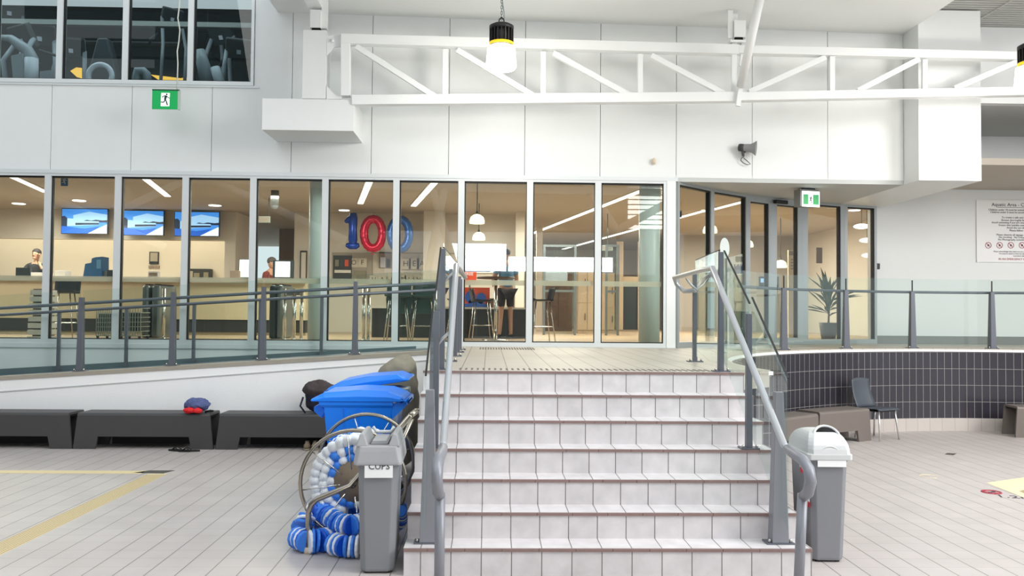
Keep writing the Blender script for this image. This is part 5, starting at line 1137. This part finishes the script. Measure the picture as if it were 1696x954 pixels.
# lights of the foyer ceiling
def striplight(u0, v0, u1, v1, label, w=.11):
    a, b = G(u0, v0, ZC - .03), G(u1, v1, ZC - .03); d = (b - a); 
    if b.y > YB - .4: b = a + d*((YB - .5 - a.y)/d.y)
    if a.y > YB - .4: a = b + (a - b)*((YB - .5 - b.y)/(a - b).y)
    o = thing('strip_light', label, 'light', ((a + b)/2) + Vector((0, 0, 0)), group='linear ceiling lights of the foyer')
    n = Vector((d.y, -d.x, 0)).normalized()*w/2
    mb = MB(); mb.hexa([a - n, b - n, b + n, a + n], [v + Vector((0, 0, .03)) for v in (a - n, b - n, b + n, a + n)]); mb.build('diffuser', 'tube_glow', o)
    n2 = n*1.25; mb = MB(); mb.hexa([v + Vector((0, 0, .012)) for v in (a - n2, b - n2, b + n2, a + n2)], [v + Vector((0, 0, .03)) for v in (a - n2, b - n2, b + n2, a + n2)]); mb.build('trim_frame', 'foyer_wall', o)
for a in ((3, 286, 76, 319, 'linear ceiling light in the leftmost full glazing bay'), (233, 291, 278, 326, 'linear ceiling light above the middle television'), (613, 299, 597, 338, 'linear ceiling light above the foil balloons'), (721, 302, 685, 342, 'linear ceiling light above the letter wall'), (880, 388, 1075, 312, 'long linear ceiling light crossing the last straight bays'), (900, 422, 1062, 378, 'long far linear ceiling light above the cabinets'), (972, 427, 1021, 415, 'shortest farthest linear ceiling light'), (1118, 363, 1166, 350, 'linear ceiling light behind the first oblique pane'), (1180, 348, 1254, 329, 'linear ceiling light behind the second oblique pane and door')): striplight(*a)
for u, v, w_, lb in ((31, 338, .13, 'small round downlight over the man at the desk'), (70, 352, .12, 'small round downlight right of the man'), (131, 333, .13, 'small round downlight above the left television'), (356, 341, .13, 'small round downlight above the right television'), (570, 349, .12, 'small round downlight left of the balloons'), (770, 358, .11, 'small round downlight by the cafe mullion'), (1415, 349, .12, 'small downlight at the far right pane')):
    c = G(u, v, ZC - .012); c.y = min(c.y, 29); MB().lathe([(w_, -.0), (w_, .012)], c, 20).build('downlight', 'tube_glow', label=lb, cat='light', group='round downlights of the foyer')
def pendant(u, v, Y, r, label, mt_='pendant_glow'):
    c = P(u, v, Y); o = thing('pendant_lamp', label, 'lamp', c, group='dome pendant lamps')
    MB().lathe([(r, -r*.35), (r*1.02, 0), (r*.85, r*.55), (r*.45, r*.85), (r*.1, r*.95)], c, 24).build('lamp_shade', mt_, o)
    MB().lathe([(r*.18, r*.93), (r*.15, r*1.3)], c, 10).build('lamp_cap', 'gym_dark', o); MB().tube([c + Vector((0, 0, r*1.2)), Vector((c.x, c.y, ZC))], .008, 6).build('cord', 'gym_dark', o)
pendant(790, 366, 14.8, .13, 'glowing dome pendant over the high table'); pendant(793, 394, 17.5, .13, 'smaller glowing dome pendant behind the first'); pendant(1176, 382, 15.5, .13, 'glowing dome pendant seen at the oblique pane mullion'); pendant(1238, 406, 17.5, .12, 'glowing dome pendant seen in the left door leaf'); pendant(1293, 440, 19.5, .14, 'low glowing dome pendant seen in the right door leaf')
for u, v, lb in ((1427, 375, 'oval glowing pendant highest in the last pane'), (1436, 398, 'oval glowing pendant second in the last pane'), (1439, 423, 'oval glowing pendant lowest in the last pane')):
    c = P(u, v, 16 + (v - 375)*.05); MB().ball(c, (.15, .15, .05), 16).build('oval_lamp', 'tube_glow', label=lb, cat='lamp', group='oval lamps in the last pane')
    b = MB(); b.tube([c + Vector((0, 0, .04)), Vector((c.x, c.y, ZC))], .006, 5)
    b.build('cord', 'gym_dark', [o for o in bpy.data.objects if o.name.startswith('oval_lamp')][-1])
# cabinets and glazed screens at the right of the foyer
def cabinet(u0, u1, v0, v1, Y, mt_, label, ndoor=2):
    a, b = P(u0, v0, Y), P(u1, v0, Y); o = thing('cabinet', label, 'cabinet', ((a.x + b.x)/2, Y, ZF), group='foyer cabinets')
    MB().box((a.x, Y, ZF), (b.x, Y + .5, a.z)).build('body', mt_, o)
    for k in range(ndoor):
        x0 = a.x + (b.x - a.x)*k/ndoor + .01; x1 = a.x + (b.x - a.x)*(k+1)/ndoor - .01
        zs_ = [ZF + .08, ZF + (a.z - ZF)*.42, a.z - .01]
        for z0, z1 in zip(zs_, zs_[1:]):
            d = MB().box((x0, Y - .02, z0 + .01), (x1, Y, z1)).build('door', mt_, o); MB().box((x1 - .05, Y - .035, (z0+z1)/2 - .08), (x1 - .035, Y - .02, (z0+z1)/2 + .08)).build('handle', 'desk_dark', d)
cabinet(957, 989, 432, 545, 20, 'cabinet_tan', 'tall tan cabinet with black handles in the centre right foyer'); cabinet(993, 1018, 452, 545, 20.5, 'cabinet_tan', 'narrow tan cabinet behind the last straight glazing bay', 1)
cabinet(902, 948, 452, 470, 22.5, 'wood_brown', 'low brown cabinet unit far back in the foyer', 2)
for u0, u1, lb in ((900, 955, 'steel framed glass screen left of the tan cabinet'), (1003, 1026, 'steel framed glass screen right of the tan cabinet')):
    Y = 18.6; a, b = P(u0, 405, Y), P(u1, 405, Y); o = thing('glass_screen', lb, 'screen', ((a.x + b.x)/2, Y, ZF)); f = MB()
    for x in (a.x, b.x - .05): f.box((x, Y, ZF), (x + .05, Y + .05, a.z))
    f.box((a.x + .05, Y, a.z - .05), (b.x - .05, Y + .05, a.z)); f.box((a.x + .05, Y, ZF + .95), (b.x - .05, Y + .05, ZF + 1.0)); f.build('frame', 'grey_metal', o)
    MB().box((a.x + .05, Y + .02, ZF + .02), (b.x - .05, Y + .03, a.z - .05)).build('pane', 'glass_door', o)
hs2 = thing('hanging_sign', 'small grey hanging sign above the tan cabinets', 'sign', (PX(1006, 19), 19, P(1006, 415, 19).z)); mb = MB(); boxf(mb, 996, 406, 1015, 415, 19, .04); mb.build('frame', 'sign_edge', hs2); mb = MB(); boxf(mb, 997.5, 407.5, 1013.5, 413.5, 18.99, .01); mb.build('face', 'foyer_wall_grey', hs2)
MB().tube([(PX(1006, 19), 19.02, P(1006, 406, 19).z), (PX(1006, 19), 19.02, ZC)], .01, 6).build('hanger', 'grey_metal', hs2)
wh = thing('doorway_frame', 'tan timber doorway with dark opening beside the right teal column', 'door frame', (PX(1045, 23), 23, ZF)); mb = MB()
for u0, u1 in ((1022, 1032), (1057, 1062)): boxf(mb, u0, 400, u1, 546, 23, .1)
boxf(mb, 1032, 458, 1057, 470, 23, .1); mb.build('frame', 'cabinet_tan', wh); mb = MB(); boxf(mb, 1033, 470, 1056, 546, 23.05, .05); mb.build('dark_opening', 'gym_dark', wh)
# seen in the oblique part: kiosk, notices, plant
ks = thing('info_screen', 'tall pale notice panel behind the right door leaf', 'notice', (PX(1316, 18), 18.0, ZF)); mb = MB(); boxf(mb, 1306, 414, 1328, 440, 18, .06); a_ = P(1306, 440, 18); b_ = P(1328, 414, 18); mb.box((a_.x, 18, ZF), (b_.x, 18.06, a_.z)); mb.build('panel', 'desk_cream', ks); mb = MB(); boxf(mb, 1307, 416, 1326, 423, 17.99, .01); mb.build('header', 'foyer_brown', ks)
for k in range(4): mb = MB(); boxf(mb, 1310, 429 + 5*k, 1323, 431 + 5*k, 17.99, .01); mb.build('text_line', 'foyer_brown', ks)
mn = thing('kiosk', 'dark check in kiosk screen on a stand behind the doors', 'kiosk', (PX(1275, 16.2), 16.2, ZF)); mb = MB(); boxf(mb, 1258, 458, 1290, 478, 16.2, .06); mb.build('screen', 'desk_dark', mn); mb = MB(); boxf(mb, 1260, 461, 1267, 468, 16.19, .01); mb.build('lit_panel', 'tv_pale', mn)
MB().box((PX(1268, 16.2), 16.24, ZF), (PX(1274, 16.2), 16.3, P(1270, 476, 16.2).z)).build('stand', 'grey_metal', mn); MB().box((PX(1258, 16.2), 16.1, ZF), (PX(1284, 16.2), 16.45, ZF + .03)).build('foot', 'grey_metal', mn)
pw = thing('wall_picture', 'dark framed picture at the plant, behind the wide pane', 'picture', (PX(1358, 22), 22, ZF + 1)); mb = MB(); boxf(mb, 1352, 410, 1362, 436, 17.2, .03); mb.build('frame', 'foyer_brown', pw)
pw.location = (PX(1357, 17.2), 17.2, P(1357, 436, 17.2).z)
for c_ in pw.children:
    for v_ in c_.data.vertices: v_.co += Vector((PX(1358, 22), 22, ZF + 1)) - pw.location
pl = thing('potted_plant', 'tall leafy potted plant behind the wide oblique pane', 'plant', (PX(1372, 15.6), 15.6, ZF)); px_ = PX(1372, 15.6)
MB().lathe([(.12, 0), (.17, .35), (.16, .35), (.12, .33)], (px_, 15.6, ZF), 20).build('pot', 'pot', pl); MB().tube([(px_, 15.6, ZF + .3), (px_ + .02, 15.6, ZF + .8)], .02, 8).build('stem', 'wood_brown', pl)
lf = MB()
for k in range(46):
    a = random.uniform(0, 2*math.pi); e = random.uniform(.2, 1.35); L_ = random.uniform(.35, .75); b0 = Vector((px_, 15.6, ZF + random.uniform(.45, .95))); d = Vector((math.cos(a)*math.cos(e), math.sin(a)*math.cos(e), math.sin(e)))
    n = d.cross(Vector((0, 0, 1))).normalized()*.035; p1 = b0 + d*L_*.5; p2 = b0 + d*L_ - Vector((0, 0, .1*L_)); lf.add([b0, p1 - n, p2, p1 + n], [(0, 1, 2, 3)])
    lf.add([b0 - Vector((0, 0, .004)), p1 - n - Vector((0, 0, .004)), p2 - Vector((0, 0, .004)), p1 + n - Vector((0, 0, .004))], [(3, 2, 1, 0)])
lf.build('leaves', 'leaf', pl)
# small exit symbols and stickers on the glass
def sticker(u0, v0, u1, v1, Y, label):
    a, b = P(u0, v0, Y), P(u1, v1, Y); o = thing('exit_sticker', label, 'sign', ((a.x+b.x)/2, Y, b.z)); MB().box((a.x, Y, b.z), (b.x, Y + .012, a.z)).build('panel', 'display_blue', o)
    MB().box((a.x + .0, Y - .004, a.z - .02), (b.x, Y, a.z)).build('rim', 'desk_white', o); mb = MB(); running_man(mb, (a.x+b.x)/2, (a.z+b.z)/2, (a.z-b.z)*.75, Y - .002, 1); mb.build('running_figure', 'desk_white', o); return o
s1 = sticker(1116, 348, 1129, 360, 14.0, 'small blue lit running figure sign inside the first oblique pane'); s2 = sticker(101, 292, 112, 308, 13.6, 'small blue lit running figure sign at the second glazing bay top')
for s_, u, v, Y in ((s1, 1122, 348, 14.0), (s2, 106, 292, 13.6)): MB().tube([P(u, v, Y + .006), Vector((P(u, v, Y).x, Y + .006, ZC))], .006, 6).build('hanger', 'grey_metal', s_)
c = P(1199, 411, 13.0); dq = (Vector(DW[2]) - Vector(DW[1])).normalized(); 
for (u, v, r, i0, nm, mt_, lb) in ((1199, 411, .125, 1, 'round_sticker', 'column_teal', 'pale round safety sticker on the second oblique pane'),):
    p_, q_ = Vector(DW[i0]), Vector(DW[i0+1]); d3 = Vector((q_.x - p_.x, q_.y - p_.y, 0)).normalized(); n3 = Vector((d3.y, -d3.x, 0)); rr_v = ray(u, v); tt = (Vector((p_.x, p_.y, 0)) - CAM).dot(n3)/rr_v.dot(n3); c = CAM + rr_v*tt + n3*.012
    mb = MB(); vs = [c + d3*(r*math.cos(t)) + Vector((0, 0, 1.3*r*math.sin(t))) for t in [i*math.pi/12 for i in range(24)]]; mb.add(vs + [v_ + n3*.003 for v_ in vs], [tuple(range(24)), tuple(range(24, 48))[::-1]] + [(i, (i+1) % 24, 24 + (i+1) % 24, 24 + i) for i in range(24)]); mb.build(nm, mt_, label=lb, cat='sticker')

# ------------------------------------------------------------------ people (behind the glass)
def person(label, x, y, z, rz, pose, shirt, legs_m, hair, H=1.74, skin_m='skin_tone'):
    o = thing('person', label, 'person', (x, y, z), rz); s = H/1.74
    J = {'pelvis': (0, 0, .95), 'waist': (0, .0, 1.08), 'chest': (0, .0, 1.28), 'neckb': (0, .0, 1.43), 'neck': (0, -.01, 1.50), 'head': (0, -.02, 1.56)}
    for sd, n in ((-1, 'r'), (1, 'l')):
        J['sh' + n] = (sd*.18, 0, 1.40); J['el' + n] = (sd*.24, .02, 1.12); J['wr' + n] = (sd*.25, -.08, .88)
        J['hip' + n] = (sd*.09, 0, .90); J['kn' + n] = (sd*.10, -.02, .50); J['an' + n] = (sd*.10, .02, .09); J['toe' + n] = (sd*.12, -.15, .03)
    J.update(pose)
    order = ['pelvis', 'waist', 'chest', 'neckb', 'neck', 'head', 'shr', 'elr', 'wrr', 'shl', 'ell', 'wrl', 'hipr', 'knr', 'anr', 'toer', 'hipl', 'knl', 'anl', 'toel']
    rad = {'pelvis': (.15, .11), 'waist': (.135, .10), 'chest': (.165, .11), 'neckb': (.09, .07), 'neck': .052, 'head': .05, 'sh': .062, 'el': .045, 'wr': .03, 'hip': .09, 'kn': .058, 'an': .04, 'toe': .035}
    E = [('pelvis', 'waist'), ('waist', 'chest'), ('chest', 'neckb'), ('neckb', 'neck'), ('neck', 'head')]
    for n in 'rl': E += [('neckb', 'sh' + n), ('sh' + n, 'el' + n), ('el' + n, 'wr' + n), ('pelvis', 'hip' + n), ('hip' + n, 'kn' + n), ('kn' + n, 'an' + n), ('an' + n, 'toe' + n)]
    V = [Vector(J[k])*s for k in order]; ix = {k: i for i, k in enumerate(order)}; R_ = []
    for k in order:
        r = rad.get(k) or rad[k[:-1]]; R_.append(tuple(q*s for q in r) if isinstance(r, tuple) else r*s)
    E = [(ix[a], ix[b]) for a, b in E]
    # hands: palm and five fingers grown from the wrist
    for n in 'rl':
        w = Vector(J['wr' + n])*s; e = Vector(J['el' + n])*s; d = (w - e).normalized(); sd = Vector((0, -1, 0)) if abs(d.y) < .8 else Vector((0, 0, 1)); sd = (sd - d*sd.dot(d)).normalized(); up = d.cross(sd)
        pm = len(V); V.append(w + d*.06*s); R_.append((.035*s, .018*s)); E.append((ix['wr' + n], pm))
        for k, (off, L_) in enumerate(((-.028, .06), (-.009, .072), (.01, .068), (.028, .052))):
            a = len(V); V.append(w + d*.10*s + sd*off*s); R_.append(.010*s); E.append((pm, a)); b = len(V); V.append(w + d*(.10 + L_)*s + sd*off*1.1*s + up*.018*s); R_.append(.008*s); E.append((a, b))
        a = len(V); V.append(w + d*.06*s - sd*.05*s); R_.append(.011*s); E.append((pm, a)); b = len(V); V.append(w + d*.10*s - sd*.065*s); R_.append(.009*s); E.append((a, b))
    skin('body', V, E, R_, skin_m, o, 1)
    hc = Vector(J['head'])*s + Vector(pose.get('_hoff', (0, -.01, .09)))*s
    hd = MB(); Mh = Matrix.Rotation(pose.get('_hrot', 0), 4, 'Z')
    hd.ball(hc, (.075*s, .095*s, .118*s), 20, M=Mh)
    for p_, r in (((0, -.098, -.005), (.012, .018, .022)), ((-.076, .0, 0), (.012, .02, .03)), ((.076, 0, 0), (.012, .02, .03)), ((0, -.07, -.075), (.035, .035, .03))): hd.ball(hc + Mh @ Vector(p_)*s, tuple(q*s for q in r), 10, M=Mh)
    for sx in (-1, 1): hd.ball(hc + Mh @ Vector((sx*.03, -.086, .02))*s, .009*s, 8, 1)
    hd.ball(hc + Mh @ Vector((0, -.092, -.045))*s, (.024*s, .006*s, .006*s), 8, 2, M=Mh)
    hd.build('head', [skin_m, 'hair_dark', 'shirt_red'], o, local=True)
    hm = MB(); hm.ball(hc + Mh @ Vector((0, .016, .05))*s, (.085*s, .1*s, .088*s), 18, M=Mh); hm.build('hair', hair, o, local=True)
    def shell(nm, keys, edges, k, m_, extra=()):
        vs = [Vector(J[q])*s for q in keys] + [Vector(e[0])*s for e in extra]; rs = []
        for q in keys:
            r = rad.get(q) or rad[q[:-1]]; rs.append(tuple(v*s*k for v in r) if isinstance(r, tuple) else r*s*k)
        rs += [e[1]*s for e in extra]; ii = {q: i for i, q in enumerate(keys)}; skin(nm, vs, [(ii[a], ii[b]) for a, b in edges] + [(ii[e[2]], len(keys) + i) for i, e in enumerate(extra)], rs, m_, o, 1)
    half = lambda a, b, t: tuple(Vector(J[a]).lerp(Vector(J[b]), t))
    shell('shirt', ['pelvis', 'waist', 'chest', 'neckb', 'shr', 'shl'] + (['elr', 'ell'] if pose.get('_long') else []), [('pelvis', 'waist'), ('waist', 'chest'), ('chest', 'neckb'), ('neckb', 'shr'), ('neckb', 'shl')] + ([('shr', 'elr'), ('shl', 'ell')] if pose.get('_long') else []), 1.13, shirt,
          [(half('el' + n, 'wr' + n, .85), .036, 'el' + n) for n in 'rl'] if pose.get('_long') else [(half('sh' + n, 'el' + n, .6), .06, 'sh' + n) for n in 'rl'])
    if legs_m: shell('shorts', ['pelvis', 'hipr', 'hipl'], [('pelvis', 'hipr'), ('pelvis', 'hipl')], 1.14, legs_m, [(half('hip' + n, 'kn' + n, .8), .082, 'hip' + n) for n in 'rl'])
    for n in 'rl':
        t_ = Vector(J['toe' + n])*s; a_n = Vector(J['an' + n])*s; mb = MB(); mb.ball((t_ + a_n)/2 + Vector((0, -.01, -.0)) , (.05*s, .14*s, .045*s), 12); mb.build('shoe', 'gym_dark', o, local=True)
    return o
yy = 18.2; zh = P(57, 415, yy).z
per = person('man in a dark jumper at the desk holding a phone to his ear', PX(59, yy), yy, ZF, R(8), {'shl': (.19, 0, 1.38), 'ell': (.27, -.14, 1.16), 'wrl': (.13, -.15, 1.40), 'elr': (-.27, -.12, 1.13), 'wrr': (-.12, -.30, 1.12), '_long': True, '_hrot': R(-12)}, 'shirt_dark', 'shorts_dark', 'hair_dark', H=(zh - ZF)*1.0)
hh_ = (zh - ZF); MB().box((PX(59, yy) + .10, yy - .20, ZF + hh_*.86), (PX(59, yy) + .13, yy - .16, ZF + hh_*.95)).build('mobile_phone', 'wood_brown', label='brown mobile phone held to the ear of the man', cat='phone', bevel=.004)
barstool('dark stool under the seated woman behind the desk', PX(436, 17.35), 17.70, R(255), 'gym_dark', 'desk stools', hs=.68)
yy = 17.35; person('seated woman in a brown red top behind the desk, seen from the side', PX(436, yy) , yy + .35, ZF - .0, R(75), {'pelvis': (0, .05, 0.79), 'waist': (0, .03, 0.93), 'chest': (0, .0, 1.12), 'neckb': (0, -.03, 1.26), 'neck': (0, -.06, 1.33), 'head': (0, -.08, 1.38), 'shr': (-.17, -.02, 1.23), 'shl': (.17, -.02, 1.23), 'elr': (-.2, -.1, 0.99), 'ell': (.2, -.1, 0.99), 'wrr': (-.14, -.3, 1.09), 'wrl': (.14, -.3, 1.09), 'hipr': (-.1, .0, 0.77), 'hipl': (.1, 0, 0.77), 'knr': (-.11, -.38, 0.75), 'knl': (.11, -.38, 0.75), 'anr': (-.11, -.34, 0.31), 'anl': (.11, -.34, 0.31), 'toer': (-.11, -.48, 0.27), 'toel': (.11, -.48, 0.27)}, 'shirt_red', 'shorts_dark', 'hair_grey', H=1.74)
c = G(842, 560, ZF); person('person in a blue shirt and dark shorts standing at the round high table', PX(838, c.y - .25), c.y - .25, ZF, R(200), {'elr': (-.25, -.05, 1.14), 'wrr': (-.16, -.28, 1.10), 'ell': (.25, -.05, 1.14), 'wrl': (.18, -.26, 1.10), 'anl': (.15, .05, .09), 'toel': (.17, -.12, .03)}, 'shirt_blue', 'shorts_dark', 'hair_dark', H=1.66)

# ------------------------------------------------------------------ gym machines upstairs
ZG = ZSILL - .35
def machine(u, v, Y, s, rz, label, tilt=30, head='gym_dark'):
    c = P(u, v, Y); o = thing('exercise_machine', label, 'exercise machine', (c.x, Y, ZG), rz, 'exercise machines behind the upper windows'); h = c.z - ZG
    MB().box((-.22*s, -.1, 0), (.22*s, .5*s, .16)).build('base', 'gym_dark', o, local=True, bevel=.03)
    for sx in (-1, 1): MB().tube([(sx*.26*s, .0, .12), (sx*.24*s, -.12, h*.75), (sx*.2*s, .05, h)], .035*s, 10).build('upright', 'gym_grey', o, local=True)
    M = Matrix.Translation((0, .05, h)) @ Matrix.Rotation(R(tilt), 4, 'X')
    MB().box((-.22*s, -.05, -.12*s), (.22*s, .05, .22*s), M=M).build('console', head, o, local=True, bevel=.02)
    MB().box((-.16*s, .05, -.04*s), (.16*s, .056, .18*s), M=M).build('screen', 'gym_screen', o, local=True)
    MB().box((-.04*s, -.056, -.03*s), (.03*s, -.05, .04*s), M=M).build('rating_label', 'gym_pale', o, local=True)
    MB().tube([(-.26*s, .1, h*.86), (-.3*s, .45*s, h*.84), (-.3*s, .5*s, h*.8)], .022, 8).build('handlebar', 'gym_dark', o, local=True); MB().tube([(.26*s, .1, h*.86), (.3*s, .45*s, h*.84), (.3*s, .5*s, h*.8)], .022, 8).build('handlebar', 'gym_dark', o, local=True)
    return o
for a in ((16, 20, 14.8, 1.0, R(25), 'treadmill console at the far upper left of the first gym pane'), (36, 66, 13.1, 1.1, R(-30), 'treadmill with pale front shroud in the first gym pane'), (66, 62, 13.6, 1.0, R(20), 'dark treadmill beside the left gym mullion'), (118, 82, 14.6, 1.0, R(15), 'low dark treadmill in the second gym pane'), (345, 42, 15.3, 1.0, R(25), 'tallest dark machine in the last gym pane'), (366, 60, 14.3, 1.0, R(-15), 'middle dark machine in the last gym pane'), (396, 84, 13.0, .9, R(20), 'dark machine at the right end of the last gym pane'), (286, 30, 14.4, .8, R(40), 'machine with angled console in the third gym pane')):
    machine(*a)
def shroud(pts, w, mt_, label, Y, name='machine_shroud'):
    mb = MB(); mb.tube([P(u, v, Y) for u, v in pts], w, 14); return mb.build(name, mt_, label=label, cat='exercise machine')
shroud([(48, 134), (50, 110), (53, 97), (46, 84), (34, 76), (18, 64), (2, 62)], [.10, .10, .09, .085, .08, .06, .04], 'gym_grey', 'curved grey machine arm bending over in the first gym pane', 12.75)
shroud([(52, 140), (52, 120), (52, 97)], [.095, .095, .095], 'gym_pale', 'pale round machine leg in the first gym pane', 12.55)
mb = MB(); mb.prism([(P(u, v, 12.5).x, P(u, v, 12.5).z) for u, v in ((18, 92), (37, 88), (42, 138), (22, 138))], 12.5, 12.52, axis='y'); mb.build('clipboard_sheet', 'gym_grey', label='grey sheet hung in the first gym pane', cat='sheet')
mb = MB(); mb.prism([(P(u, v, 12.5).x, P(u, v, 12.5).z) for u, v in ((66, 118), (84, 116), (88, 138), (66, 138))], 12.5, 12.52, axis='y'); mb.build('clipboard_sheet', 'gym_grey', label='grey sheet low beside the left gym mullion', cat='sheet')
rg_ = MB(); c = P(166, 126, 12.7); rr2 = 19/1395*12.7
rg_.tube([(c.x + rr2*math.cos(t), 12.7, c.z + rr2*math.sin(t)) for t in [i*math.pi/20 for i in range(40)]], .04, 10, closed=True); rg_.build('wheel_ring', 'gym_pale', label='large pale ring of an exercise bike in the second gym pane', cat='exercise machine')
mb = MB(); mb.prism([(P(u, v, 13.0).x, P(u, v, 13.0).z) for u, v in ((160, 62), (178, 62), (188, 100), (196, 138), (140, 138), (150, 100))], 13.0, 13.2, axis='y'); mb.build('dark_cabinet', 'gym_dark', label='dark upright machine hood above the pale ring', cat='exercise machine', bevel=.03)
shroud([(344, 138), (338, 112), (330, 84)], [.11, .10, .08], 'gym_grey', 'slanted grey machine leg in the last gym pane', 12.6)
shroud([(366, 142), (361, 128), (356, 112)], [.075, .075, .07], 'gym_pale', 'slanted pale machine leg in the last gym pane', 12.5)
shroud([(246, 142), (243, 122), (238, 119), (228, 118), (226, 128), (224, 142)], [.06, .06, .07, .07, .06, .05], 'gym_grey', 'low rounded grey machine cover in the third gym pane', 12.7)
mb = MB(); mb.prism([(P(u, v, 17.4).x, P(u, v, 17.4).z) for u, v in ((117, 118), (127, 112), (136, 113), (136, 130), (128, 128))], 17.38, 17.4, axis='y'); mb.build('wall_lamp', 'gym_warm', label='warm lit wall patch lamp in the second gym pane', cat='lamp')
mb = MB(); mb.prism([(P(u, v, 17.4).x, P(u, v, 17.4).z) for u, v in ((250, 124), (300, 130), (310, 128), (310, 136), (262, 132))], 17.38, 17.4, axis='y'); mb.build('wall_lamp', 'gym_warm', label='long warm wall light low in the third gym pane', cat='lamp')
mb = MB(); mb.box((PX(84, 17.3, 60), 17.3, P(200, 70, 17.3).z), (PX(300, 17.3, 60), 17.5, P(200, 68, 17.3).z)); mb.build('wall_rail', 'gym_pale', label='thin pale rail along the back wall of the gym', cat='rail')
mb = MB(); mb.box((-14, 12.35, P(200, 12, 14.6).z), (XG, 14.6, P(200, 12, 14.6).z + .1)); struct(mb, 'ceiling_gym_panel', 'gym_white_glow')  # plain white ceiling, its lit look put in as glow
